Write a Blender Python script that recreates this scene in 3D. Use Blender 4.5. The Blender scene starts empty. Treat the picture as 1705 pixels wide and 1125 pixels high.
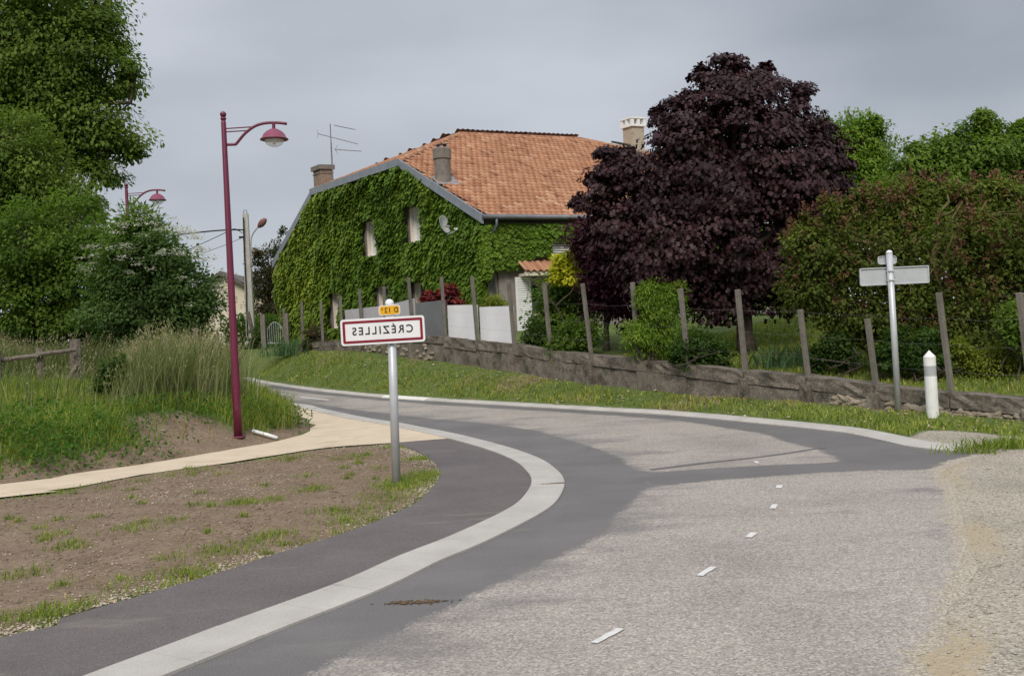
import bpy, math, random
import numpy as np
from mathutils import Matrix, Vector
from mathutils.geometry import delaunay_2d_cdt

rng = np.random.default_rng(7)
random.seed(7)
scene = bpy.context.scene
C = scene.collection

# ------------------------------------------------------------------ camera
ROLL = math.radians(2.7)
FPX, CX, CY = 1650.0, 852.5, 562.5
CAM = np.array([0.0, 0.0, 1.6])
RV = np.array([math.cos(ROLL), 0, -math.sin(ROLL)])
UV = np.array([math.sin(ROLL), 0, math.cos(ROLL)])
FV = np.array([0, 1.0, 0])
cam_d = bpy.data.cameras.new('camera')
cam_d.sensor_width = 36.0
cam_d.lens = 36.0 * FPX / 1705.0
cam_d.clip_end = 3000
cam_o = bpy.data.objects.new('camera', cam_d)
cam_o.matrix_world = Matrix(((RV[0], UV[0], -FV[0], CAM[0]), (RV[1], UV[1], -FV[1], CAM[1]),
                             (RV[2], UV[2], -FV[2], CAM[2]), (0, 0, 0, 1)))
C.objects.link(cam_o)
scene.camera = cam_o

# ------------------------------------------------------------------ world: overcast sky
SUN_EL, SUN_AZ = math.radians(42), math.radians(188)      # azimuth clockwise from +Y
world = bpy.data.worlds.new('World')
scene.world = world
world.use_nodes = True
wn, wl = world.node_tree.nodes, world.node_tree.links
wn.clear()
w_out = wn.new('ShaderNodeOutputWorld')
w_bg = wn.new('ShaderNodeBackground')
w_bg.inputs['Strength'].default_value = 0.1
w_sky = wn.new('ShaderNodeTexSky')
w_sky.sky_type = 'NISHITA'
w_sky.sun_disc = False
w_sky.sun_elevation = SUN_EL
w_sky.sun_rotation = SUN_AZ
w_co = wn.new('ShaderNodeTexCoord')
w_map = wn.new('ShaderNodeMapping')
w_map.inputs['Scale'].default_value = (1.0, 1.0, 2.6)
w_map.inputs['Location'].default_value = (6.1, 6.6, 1.1)
w_noise = wn.new('ShaderNodeTexNoise')
w_noise.inputs['Scale'].default_value = 1.5
w_noise.inputs['Detail'].default_value = 4.5
w_noise.inputs['Roughness'].default_value = 0.48
w_ramp = wn.new('ShaderNodeValToRGB')
w_ramp.color_ramp.elements[0].position = 0.34
w_ramp.color_ramp.elements[0].color = (1.54, 1.70, 1.92, 1)
w_ramp.color_ramp.elements[1].position = 0.66
w_ramp.color_ramp.elements[1].color = (3.3, 3.43, 3.72, 1)
w_sep = wn.new('ShaderNodeSeparateXYZ')
w_zen = wn.new('ShaderNodeMapRange')              # overcast sky: brighter overhead than at the horizon
w_zen.interpolation_type = 'SMOOTHSTEP'
w_zen.inputs['From Min'].default_value = 0.25
w_zen.inputs['From Max'].default_value = 1.0
w_zen.inputs['To Min'].default_value = 1.0
w_zen.inputs['To Max'].default_value = 2.6
w_mul = wn.new('ShaderNodeVectorMath')
w_mul.operation = 'SCALE'
w_mix = wn.new('ShaderNodeMix')
w_mix.data_type = 'RGBA'
w_mix.inputs['Factor'].default_value = 0.93
wl.new(w_co.outputs['Generated'], w_map.inputs['Vector'])
wl.new(w_map.outputs['Vector'], w_noise.inputs['Vector'])
wl.new(w_noise.outputs['Fac'], w_ramp.inputs['Fac'])
wl.new(w_co.outputs['Generated'], w_sep.inputs['Vector'])
wl.new(w_sep.outputs['Z'], w_zen.inputs['Value'])
wl.new(w_ramp.outputs['Color'], w_mul.inputs[0])
wl.new(w_zen.outputs['Result'], w_mul.inputs['Scale'])
wl.new(w_sky.outputs['Color'], w_mix.inputs['A'])
wl.new(w_mul.outputs['Vector'], w_mix.inputs['B'])
wl.new(w_mix.outputs['Result'], w_bg.inputs['Color'])
wl.new(w_bg.outputs['Background'], w_out.inputs['Surface'])

sun_d = bpy.data.lights.new('sun', 'SUN')
sun_d.energy = 1.5
sun_d.angle = math.radians(22)
sun_d.color = (1.0, 0.93, 0.83)
sun_o = bpy.data.objects.new('sun', sun_d)
sd = Vector((math.sin(SUN_AZ) * math.cos(SUN_EL), math.cos(SUN_AZ) * math.cos(SUN_EL), math.sin(SUN_EL)))
sun_o.rotation_euler = sd.to_track_quat('Z', 'Y').to_euler()
sun_o.location = sd * 50
C.objects.link(sun_o)

vs = scene.view_settings
vs.view_transform = 'Standard'
vs.look = 'None'
vs.exposure = 0.78
vs.gamma = 1.0
vs.use_curve_mapping = False

# ------------------------------------------------------------------ numeric helpers
def ray(x, y):
    return RV * (x - CX) / FPX - UV * (y - CY) / FPX + FV

def at(x, y, Y):
    return CAM + ray(x, y) * Y

def ss(a, b, v):
    t = np.clip((v - a) / (b - a), 0, 1)
    return t * t * (3 - 2 * t)

def zr(y):                                         # long profile of the road: flat, then climbing to the village
    y = np.asarray(y, float)
    q = np.clip(y - 12, 0, 28)
    return 0.001 * q * q + 0.056 * np.clip(y - 40, 0, 20)

def gp(x, y):                                      # a point of the road surface
    d = ray(x, y)
    Y = 15.0
    for _ in range(60):
        zz = float(zr(Y))
        Yn = (zz - 1.6) / d[2] if d[2] < -1e-4 else 60
        Y = 0.5 * Y + 0.5 * min(max(Yn, 1), 70)
    return CAM[:2] + d[:2] * Y

def gpl(pts):
    return np.array([gp(*p) for p in pts])

def catmull(P, step=0.25):
    P = np.asarray(P, float)
    out = []
    n = len(P)
    for i in range(n - 1):
        p0, p1, p2, p3 = P[max(i - 1, 0)], P[i], P[i + 1], P[min(i + 2, n - 1)]
        m = max(2, int(np.linalg.norm(p2 - p1) / step))
        for k in range(m):
            t = k / m
            out.append(0.5 * ((2 * p1) + (-p0 + p2) * t + (2 * p0 - 5 * p1 + 4 * p2 - p3) * t * t + (-p0 + 3 * p1 - 3 * p2 + p3) * t ** 3))
    out.append(P[-1])
    return np.array(out)

def resample(P, step):
    P = np.asarray(P, float)
    L = np.r_[0, np.cumsum(np.linalg.norm(np.diff(P, axis=0), axis=1))]
    n = max(2, int(round(L[-1] / step)) + 1)
    s = np.linspace(0, L[-1], n)
    return np.stack([np.interp(s, L, P[:, k]) for k in range(P.shape[1])], 1)

def dist_line(pts, line):
    pts = np.asarray(pts, float)
    d = np.full(len(pts), 1e9)
    for a, b in zip(line[:-1], line[1:]):
        ab = b - a
        t = np.clip(((pts - a) @ ab) / max(ab @ ab, 1e-9), 0, 1)
        d = np.minimum(d, np.hypot(*(pts - a - t[:, None] * ab).T))
    return d

def inside(pts, poly):
    pts = np.asarray(pts, float)
    r = np.zeros(len(pts), bool)
    n = len(poly)
    for i in range(n):
        a, b = poly[i], poly[(i + 1) % n]
        if a[1] == b[1]:
            continue
        c = ((a[1] > pts[:, 1]) != (b[1] > pts[:, 1]))
        r ^= c & (pts[:, 0] < (b[0] - a[0]) * (pts[:, 1] - a[1]) / (b[1] - a[1]) + a[0])
    return r

_tab = rng.random((256, 256))
def vnoise(p, s):
    q = np.asarray(p) * s
    i = np.floor(q).astype(int)
    f = q - i
    f = f * f * (3 - 2 * f)
    a = _tab[i[:, 0] % 256, i[:, 1] % 256]
    b = _tab[(i[:, 0] + 1) % 256, i[:, 1] % 256]
    c = _tab[i[:, 0] % 256, (i[:, 1] + 1) % 256]
    d = _tab[(i[:, 0] + 1) % 256, (i[:, 1] + 1) % 256]
    return (a * (1 - f[:, 0]) + b * f[:, 0]) * (1 - f[:, 1]) + (c * (1 - f[:, 0]) + d * f[:, 0]) * f[:, 1]

def wobble(line, amp, scale=1.5):
    line = np.asarray(line)
    n1 = vnoise(line, scale) - .5
    n2 = vnoise(line + 37.3, scale * 3.1) - .5
    t = np.gradient(line, axis=0)
    t /= np.linalg.norm(t, axis=1)[:, None] + 1e-9
    nrm = np.stack([-t[:, 1], t[:, 0]], 1)
    return line + nrm * (n1 * 1.4 + n2 * .6)[:, None] * amp

# ------------------------------------------------------------------ materials
MATS = {}
def new_mat(name):
    m = bpy.data.materials.new(name)
    m.use_nodes = True
    nt = m.node_tree
    b = nt.nodes['Principled BSDF']
    return m, nt, nt.nodes, nt.links, b

def c4(c):
    return (c[0], c[1], c[2], 1)

def nnoise(n, l, vec, scale, detail=4, rough=.55):
    t = n.new('ShaderNodeTexNoise')
    t.inputs['Scale'].default_value = scale
    t.inputs['Detail'].default_value = detail
    t.inputs['Roughness'].default_value = rough
    l.new(vec, t.inputs['Vector'])
    return t.outputs['Fac']

def nramp(n, l, fac, stops):
    r = n.new('ShaderNodeValToRGB')
    e = r.color_ramp.elements
    while len(e) < len(stops):
        e.new(0.5)
    for k, (p, c) in enumerate(stops):
        e[k].position = p
        e[k].color = c4(c) if not np.isscalar(c) else (c, c, c, 1)
    l.new(fac, r.inputs['Fac'])
    return r.outputs['Color']

def nmix(n, l, fac, a, b, mode='MIX'):
    m = n.new('ShaderNodeMix')
    m.data_type = 'RGBA'
    m.blend_type = mode
    for s, v in (('Factor', fac), ('A', a), ('B', b)):
        if hasattr(v, 'links'):
            l.new(v, m.inputs[s])
        elif s == 'Factor':
            m.inputs[s].default_value = v
        else:
            m.inputs[s].default_value = c4(v)
    return m.outputs['Result']

def nmath(n, l, op, a, b=None, clamp=False):
    m = n.new('ShaderNodeMath')
    m.operation = op
    m.use_clamp = clamp
    for k, v in enumerate((a, b)):
        if v is None:
            continue
        if hasattr(v, 'links'):
            l.new(v, m.inputs[k])
        else:
            m.inputs[k].default_value = v
    return m.outputs[0]

def nattr(n, name):
    a = n.new('ShaderNodeAttribute')
    a.attribute_name = name
    return a.outputs['Fac']

def nbump(n, l, b, h, strength, dist=.02):
    bm = n.new('ShaderNodeBump')
    bm.inputs['Strength'].default_value = strength
    bm.inputs['Distance'].default_value = dist
    l.new(h, bm.inputs['Height'])
    l.new(bm.outputs['Normal'], b.inputs['Normal'])

def npos(n):
    return n.new('ShaderNodeNewGeometry').outputs['Position']

def surf(name, c1, c2, scale=6, rough=.8, bump=.3, bscale=None, metal=0, fine=None, spec=.3, dirt=None):
    """two-tone weathered surface with grain"""
    if name in MATS:
        return MATS[name]
    m, nt, n, l, b = new_mat(name)
    p = npos(n)
    f = nnoise(n, l, p, scale, 5, .6)
    col = nramp(n, l, f, [(.32, c1), (.68, c2)])
    if dirt:
        g = nnoise(n, l, p, dirt[1], 5, .65)
        col = nmix(n, l, nramp(n, l, g, [(dirt[2], 0.0), (dirt[2] + .14, 1.0)]), col, dirt[0])
    if fine:
        h = nnoise(n, l, p, fine[0], 2, .6)
        col = nmix(n, l, fine[1], col, nramp(n, l, h, [(.35, .25), (.65, 1.0)]), 'MULTIPLY')
    l.new(col, b.inputs['Base Color'])
    b.inputs['Roughness'].default_value = rough
    b.inputs['Metallic'].default_value = metal
    b.inputs['Specular IOR Level'].default_value = spec
    if bump:
        nbump(n, l, b, nnoise(n, l, p, bscale or scale * 5, 4, .6), bump, .015)
    MATS[name] = m
    return m

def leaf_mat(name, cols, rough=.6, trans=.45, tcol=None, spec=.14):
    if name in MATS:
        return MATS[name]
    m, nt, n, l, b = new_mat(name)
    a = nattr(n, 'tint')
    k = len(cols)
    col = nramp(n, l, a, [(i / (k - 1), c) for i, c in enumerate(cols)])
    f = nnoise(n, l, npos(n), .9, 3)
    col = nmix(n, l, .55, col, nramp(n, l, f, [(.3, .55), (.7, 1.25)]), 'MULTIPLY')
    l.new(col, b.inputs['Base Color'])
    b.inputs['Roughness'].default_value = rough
    b.inputs['Specular IOR Level'].default_value = spec
    t = n.new('ShaderNodeBsdfTranslucent')
    tc = nmix(n, l, .75, col, tcol or (1.5, 1.7, .7), 'MULTIPLY')
    l.new(tc, t.inputs['Color'])
    mx = n.new('ShaderNodeMixShader')
    mx.inputs[0].default_value = trans
    l.new(b.outputs[0], mx.inputs[1])
    l.new(t.outputs[0], mx.inputs[2])
    l.new(mx.outputs[0], n['Material Output'].inputs['Surface'])
    MATS[name] = m
    return m

# --- ground materials
def mat_chipseal():
    m, nt, n, l, b = new_mat('chip_seal')
    p = npos(n)
    v = n.new('ShaderNodeTexVoronoi')
    v.inputs['Scale'].default_value = 85
    l.new(p, v.inputs['Vector'])
    sepc = n.new('ShaderNodeSeparateColor')
    l.new(v.outputs['Color'], sepc.inputs['Color'])
    col = nramp(n, l, sepc.outputs['Red'], [(0, (.215, .188, .164)), (.3, (.29, .257, .227)), (.72, (.36, .32, .284)), (1, (.48, .435, .39))])
    big = nnoise(n, l, p, .55, 6, .62)
    col = nmix(n, l, .8, col, nramp(n, l, big, [(.28, .68), (.5, 1.0), (.72, 1.1)]), 'MULTIPLY')
    # bitumen bleeding through: wheel-track streaks, stronger near the patches
    mp = n.new('ShaderNodeMapping')
    mp.inputs['Rotation'].default_value = (0, 0, math.radians(-52))
    mp.inputs['Scale'].default_value = (.45, 1.2, 1)
    l.new(p, mp.inputs['Vector'])
    st = nnoise(n, l, mp.outputs['Vector'], 1.2, 8, .72)
    near = nattr(n, 'stain')
    s2 = nmath(n, l, 'ADD', st, nmath(n, l, 'MULTIPLY', near, .19))
    fac = nramp(n, l, s2, [(.575, 0.0), (.72, .85)])
    col = nmix(n, l, fac, col, nmix(n, l, .3, (.125, .122, .126), col, 'MIX'))
    # newer asphalt: darker, finer, with a crumbled edge
    fa = nnoise(n, l, p, 1.0, 6, .6)
    acol = nramp(n, l, fa, [(.3, (.128, .121, .118)), (.7, (.168, .160, .156))])
    ga = nnoise(n, l, p, 120, 2, .6)
    acol = nmix(n, l, .7, acol, nramp(n, l, ga, [(.3, .62), (.52, 1.0), (.72, 1.5)]), 'MULTIPLY')
    acol = nmix(n, l, nramp(n, l, st, [(.55, 0.0), (.78, .3)]), acol, (.30, .27, .24))
    e1 = nmath(n, l, 'MULTIPLY', nmath(n, l, 'SUBTRACT', nnoise(n, l, p, 5, 5, .7), .5), .15)
    e2 = nmath(n, l, 'MULTIPLY', nmath(n, l, 'SUBTRACT', sepc.outputs['Green'], .5), .07)
    ed = nmath(n, l, 'ADD', nmath(n, l, 'ADD', nattr(n, 'asph'), e1), e2)
    col = nmix(n, l, nramp(n, l, nmath(n, l, 'ADD', ed, .5), [(.475, 0.0), (.53, 1.0)]), col, acol)
    # gravel and sand washed over the crumbling right edge
    vg_ = nmath(n, l, 'ADD', nmath(n, l, 'MULTIPLY', nattr(n, 'verge'), .62), nmath(n, l, 'MULTIPLY', nnoise(n, l, p, 7, 5, .7), .6))
    grit = nramp(n, l, sepc.outputs['Blue'], [(0, (.24, .20, .15)), (.5, (.36, .31, .24)), (1, (.50, .46, .39))])
    col = nmix(n, l, nramp(n, l, vg_, [(.60, 0.0), (.70, 1.0)]), col, grit)
    l.new(col, b.inputs['Base Color'])
    b.inputs['Roughness'].default_value = .85
    b.inputs['Specular IOR Level'].default_value = .25
    nbump(n, l, b, v.outputs['Distance'], .3, .006)
    return m

def mat_asphalt(name, c1, c2, dusty=.25):
    m, nt, n, l, b = new_mat(name)
    p = npos(n)
    f = nnoise(n, l, p, 1.1, 6, .6)
    col = nramp(n, l, f, [(.3, c1), (.7, c2)])
    g = nnoise(n, l, p, 110, 2, .6)
    col = nmix(n, l, .7, col, nramp(n, l, g, [(.3, .55), (.52, 1.0), (.72, 1.6)]), 'MULTIPLY')
    mp = n.new('ShaderNodeMapping')
    mp.inputs['Scale'].default_value = (.6, 2.4, 1)
    mp.inputs['Rotation'].default_value = (0, 0, math.radians(15))
    l.new(p, mp.inputs['Vector'])
    d = nnoise(n, l, mp.outputs['Vector'], 1.3, 6, .68)
    col = nmix(n, l, nramp(n, l, d, [(.58, 0.0), (.8, dusty)]), col, (.30, .26, .215))
    l.new(col, b.inputs['Base Color'])
    b.inputs['Roughness'].default_value = .8
    b.inputs['Specular IOR Level'].default_value = .3
    nbump(n, l, b, g, .35, .008)
    return m

def mat_ground():
    m, nt, n, l, b = new_mat('ground_cover')
    p = npos(n)
    n1 = nnoise(n, l, p, 2.2, 6, .65)
    n2 = nnoise(n, l, p, 24, 4, .65)
    n3 = nnoise(n, l, p, 75, 2, .6)
    grass = nramp(n, l, n1, [(.3, (.075, .11, .028)), (.55, (.115, .15, .042)), (.75, (.17, .155, .075))])
    grass = nmix(n, l, .6, grass, nramp(n, l, n2, [(.3, .5), (.7, 1.3)]), 'MULTIPLY')
    soil = nramp(n, l, n1, [(.3, (.165, .118, .080)), (.7, (.245, .182, .128))])
    soil = nmix(n, l, .8, soil, nramp(n, l, n2, [(.3, .55), (.7, 1.35)]), 'MULTIPLY')
    soil = nmix(n, l, nramp(n, l, n3, [(.63, 0.0), (.7, .8)]), soil, (.40, .33, .25))
    v = n.new('ShaderNodeTexVoronoi')
    v.inputs['Scale'].default_value = 75
    l.new(p, v.inputs['Vector'])
    sepc = n.new('ShaderNodeSeparateColor')
    l.new(v.outputs['Color'], sepc.inputs['Color'])
    grav = nramp(n, l, sepc.outputs['Red'], [(0, (.24, .205, .16)), (.4, (.34, .30, .24)), (1, (.50, .46, .39))])
    grav = nmix(n, l, .7, grav, nramp(n, l, nnoise(n, l, p, .9, 5), [(.3, .75), (.7, 1.15)]), 'MULTIPLY')
    sand = nmix(n, l, .6, (.40, .33, .225), nramp(n, l, n2, [(.3, .7), (.7, 1.2)]), 'MULTIPLY')
    jit = nmath(n, l, 'MULTIPLY', nmath(n, l, 'SUBTRACT', n2, .5), .9)
    def msk(name):
        return nmath(n, l, 'MULTIPLY', nmath(n, l, 'SUBTRACT', nmath(n, l, 'ADD', nattr(n, name), jit), .42), 6.0, True)
    col = nmix(n, l, msk('soil'), grass, soil)
    col = nmix(n, l, msk('gravel'), col, grav)
    col = nmix(n, l, msk('sand'), col, sand)
    l.new(col, b.inputs['Base Color'])
    b.inputs['Roughness'].default_value = .95
    b.inputs['Specular IOR Level'].default_value = .15
    nbump(n, l, b, nmath(n, l, 'ADD', n2, nmath(n, l, 'MULTIPLY', v.outputs['Distance'], .4)), .7, .018)
    return m

M_CHIP = mat_chipseal()
M_ASPH = mat_asphalt('road_asphalt', (.118, .115, .118), (.152, .149, .151))
M_WALK = mat_asphalt('footway_asphalt', (.11, .094, .092), (.145, .127, .123), .6)
M_GROUND = mat_ground()
M_SAND = surf('stabilised_sand', (.58, .47, .345), (.66, .545, .405), 2.0, .95, .25, 60, fine=(90, .25), dirt=((.50, .40, .28), 1.2, .56))
M_KERB = surf('kerb_concrete', (.41, .385, .35), (.51, .48, .44), 1.6, .85, .2, 60, fine=(120, .22), dirt=((.30, .28, .25), 3.0, .64))
M_KERBW = surf('kerb_white', (.62, .60, .56), (.72, .70, .66), 3, .85, .2, 40)
M_PAINT = surf('road_paint', (.56, .55, .53), (.70, .69, .67), 20, .7, .2, 90, dirt=((.40, .38, .36), 25, .6))
M_CONC = surf('old_concrete', (.13, .11, .09), (.26, .225, .185), 3.5, .95, .9, 12, fine=(28, .5), dirt=((.07, .065, .05), 2.2, .53))
M_CONC2 = surf('post_concrete', (.14, .125, .105), (.215, .195, .168), 4, .9, .5, 25, fine=(60, .3), dirt=((.12, .10, .08), 5, .6))
M_STONE = surf('limestone', (.24, .20, .15), (.34, .29, .22), 3, .9, .7, 14, dirt=((.20, .17, .13), 5, .6))
M_CHIPS = surf('stone_chips', (.36, .29, .215), (.58, .50, .40), 9, .9, .3, 30)
M_WOOD = surf('weathered_wood', (.125, .10, .08), (.235, .20, .165), 8, .9, .7, 30, fine=(40, .4))
M_BARK = surf('bark', (.045, .035, .027), (.10, .08, .062), 7, .95, .9, 22)
M_TWIG = surf('lilac_twigs', (.13, .10, .045), (.22, .17, .08), 6, .9, .5, 20)
M_LAMP = surf('burgundy_paint', (.118, .011, .036), (.14, .015, .045), 3, .38, .03, 30, spec=.5)
M_LAMPH = surf('pale_burgundy_paint', (.19, .035, .07), (.23, .048, .09), 5, .4, .03, 30, spec=.5)  # paler burgundy than the poles, used on the hoods
M_GALV = surf('galvanised_steel', (.46, .47, .49), (.55, .56, .58), 7, .45, .05, 40, metal=.25, spec=.5)
M_SIGNB = surf('sign_back_aluminium', (.40, .42, .43), (.48, .50, .51), 4, .5, .04, 40, metal=.15)
M_WHITE = surf('white_enamel', (.72, .72, .73), (.78, .78, .79), 4, .35, .02, 40, spec=.5, dirt=((.60, .58, .54), 3, .68))
M_POSTW = surf('white_plastic', (.68, .68, .66), (.78, .78, .76), 6, .45, .03, 40, dirt=((.50, .46, .38), 5, .64))
M_RED = surf('sign_red', (.20, .008, .02), (.23, .012, .028), 5, .4, 0)
M_YEL = surf('sign_yellow', (.70, .36, .012), (.74, .40, .02), 5, .4, 0)
M_BLACK = surf('sign_black', (.012, .012, .013), (.02, .02, .02), 5, .45, 0)
M_BAND = surf('reflector_grey', (.36, .37, .38), (.42, .43, .44), 8, .35, .05)
M_RENDER = surf('grey_render', (.20, .175, .155), (.27, .24, .215), 1.5, .95, .5, 30, dirt=((.15, .13, .115), 1.3, .58))
M_REVEAL = surf('window_reveal', (.58, .51, .43), (.68, .61, .53), 3, .9, .2, 30)
M_CREAM = surf('cream_render', (.55, .49, .38), (.62, .56, .45), 1.2, .95, .2, 30)
M_ZINC = surf('zinc_sheet', (.21, .235, .27), (.28, .305, .34), 3, .5, .08, 25, metal=.2)
M_ZINCD = surf('zinc_gutter', (.115, .125, .14), (.16, .17, .19), 3, .5, .08, 25, metal=.2)
M_PVC = surf('white_joinery', (.70, .70, .69), (.76, .76, .75), 4, .5, .05, 30)
M_CURT = surf('curtain', (.55, .54, .52), (.66, .65, .63), 5, .9, .1, 15)
M_CHIM = surf('chimney_render', (.15, .13, .115), (.23, .205, .18), 3.5, .95, .6, 25, dirt=((.085, .075, .065), 3, .58))
M_BRICK = surf('chimney_brick', (.20, .145, .11), (.30, .225, .175), 6, .95, .6, 25, dirt=((.12, .10, .085), 3, .58))
M_PANG = surf('grey_sheet', (.40, .39, .41), (.46, .45, .47), 2, .7, .05, 20)
M_PANW = surf('white_sheet', (.66, .66, .68), (.73, .73, .75), 2, .7, .05, 20, dirt=((.55, .54, .54), 2, .66))
M_PAND = surf('dark_grey_sheet', (.135, .14, .15), (.17, .175, .185), 2, .7, .05, 20)
M_CABLE = surf('black_cable', (.018, .018, .02), (.03, .03, .032), 5, .6, 0)
M_ANT = surf('antenna_metal', (.16, .15, .15), (.24, .23, .23), 12, .5, .05, metal=.3)
M_DISH = surf('dish_grey', (.40, .41, .42), (.48, .49, .50), 5, .5, .05)
M_BROWNROOF = surf('dark_roof', (.10, .085, .08), (.15, .13, .12), 5, .9, .4, 20)
M_IRON = surf('painted_iron', (.25, .27, .26), (.34, .36, .35), 8, .5, .1)
M_DARK = surf('dark_interior', (.012, .012, .013), (.02, .02, .022), 3, .8, 0)

def mat_glass(name, tint, rough=.05):
    m, nt, n, l, b = new_mat(name)
    b.inputs['Base Color'].default_value = c4(tint)
    b.inputs['Roughness'].default_value = rough
    b.inputs['Specular IOR Level'].default_value = .8
    l.new(nramp(n, l, nnoise(n, l, npos(n), 1.5), [(.3, tint), (.7, tuple(1.4 * t for t in tint))]), b.inputs['Base Color'])
    return m
M_PANE = mat_glass('window_glass', (.05, .055, .06))

def mat_clear():
    m, nt, n, l, b = new_mat('clear_bowl')
    b.inputs['Base Color'].default_value = (.9, .92, .9, 1)
    b.inputs['Roughness'].default_value = .12
    b.inputs['Alpha'].default_value = .38
    l.new(nramp(n, l, nnoise(n, l, npos(n), 6), [(.3, .08), (.7, .2)]), b.inputs['Roughness'])
    return m
M_BOWL = mat_clear()

def mat_tiles():
    m, nt, n, l, b = new_mat('clay_tiles')
    p = npos(n)
    col = nramp(n, l, nattr(n, 'tint'), [(0, (.24, .11, .064)), (.3, (.35, .17, .098)), (.7, (.435, .23, .137)), (1, (.53, .345, .23))])
    big = nnoise(n, l, p, .5, 5, .6)
    col = nmix(n, l, .7, col, nramp(n, l, big, [(.3, .86), (.7, 1.08)]), 'MULTIPLY')
    f = nnoise(n, l, p, 14, 4, .65)
    col = nmix(n, l, nramp(n, l, f, [(.55, 0.0), (.75, .6)]), col, (.20, .12, .09))
    l.new(col, b.inputs['Base Color'])
    b.inputs['Roughness'].default_value = .85
    b.inputs['Specular IOR Level'].default_value = .25
    nbump(n, l, b, f, .3, .01)
    return m
M_TILE = mat_tiles()

L_ASH = leaf_mat('ash_leaves', [(0.0782, 0.1351, 0.0227), (0.1306, 0.1986, 0.0353), (0.2144, 0.278, 0.0567)])
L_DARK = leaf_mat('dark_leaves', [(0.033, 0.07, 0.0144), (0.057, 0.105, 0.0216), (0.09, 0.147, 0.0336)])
L_LIME = leaf_mat('lime_leaves', [(0.078, 0.144, 0.016), (0.13, 0.222, 0.026), (0.221, 0.312, 0.045)])
L_MID = leaf_mat('mid_leaves', [(0.063, 0.1217, 0.0178), (0.1044, 0.179, 0.0257), (0.18, 0.2578, 0.0416)])
L_ELDER = leaf_mat('elder_leaves', [(0.0466, 0.0925, 0.0257), (0.0753, 0.1355, 0.0358), (0.1344, 0.1993, 0.0644)])
L_MAPLE = leaf_mat('purple_maple_leaves', [(0.0237, 0.0098, 0.0122), (0.0386, 0.0163, 0.0192), (0.0697, 0.0336, 0.0393)], rough=.5, trans=.15, tcol=(1.8, .55, .6), spec=.22)
L_PRUN = leaf_mat('plum_leaves', [(.035, .011, .018), (.058, .018, .03), (.09, .03, .045)], trans=.25, tcol=(1.8, .6, .8))
L_REDM = leaf_mat('red_leaves', [(.11, .014, .016), (.17, .022, .025), (.24, .05, .045)], trans=.3, tcol=(1.8, .5, .5))
L_GOLD = leaf_mat('golden_leaves', [(0.33, 0.35, 0.018), (0.51, 0.504, 0.03), (0.675, 0.658, 0.072)])
L_YELG = leaf_mat('yellow_green_leaves', [(.13, .16, .02), (.20, .235, .03), (.28, .31, .06)])
L_LILAC = leaf_mat('lilac_leaves', [(0.0606, 0.0895, 0.0158), (0.0976, 0.1299, 0.0238), (0.1682, 0.1949, 0.0356)])
L_SPENT = leaf_mat('spent_lilac_flowers', [(.10, .045, .028), (.15, .07, .045), (.20, .10, .065)], trans=.1)
L_IVY = leaf_mat('ivy_leaves', [(0.0759, 0.1457, 0.0169), (0.1467, 0.2289, 0.0268), (0.3162, 0.3745, 0.0482)], rough=.5, trans=.25)
L_FLOW = leaf_mat('white_flowers', [(.5, .5, .38), (.62, .61, .48), (.72, .71, .58)], tcol=(1, 1, 1))
L_CONI = leaf_mat('brown_conifer_leaves', [(0.039, 0.048, 0.024), (0.0715, 0.072, 0.036), (0.143, 0.096, 0.054)])
L_IRIS = leaf_mat('iris_leaves', [(.07, .13, .06), (.10, .18, .085), (.16, .23, .12)])
L_GRASS = leaf_mat('grass_blades', [(0.1196, 0.184, 0.0301), (0.1914, 0.254, 0.0433), (0.2989, 0.3242, 0.0668), (0.4785, 0.3505, 0.1252)], trans=.3)
L_TALL = leaf_mat('tall_grass', [(.085, .13, .035), (.145, .18, .06), (.25, .24, .12), (.40, .345, .225)], trans=.3)
L_WEED = leaf_mat('weed_leaves', [(0.052, 0.114, 0.0198), (0.0845, 0.168, 0.0286), (0.13, 0.228, 0.044)])

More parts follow.
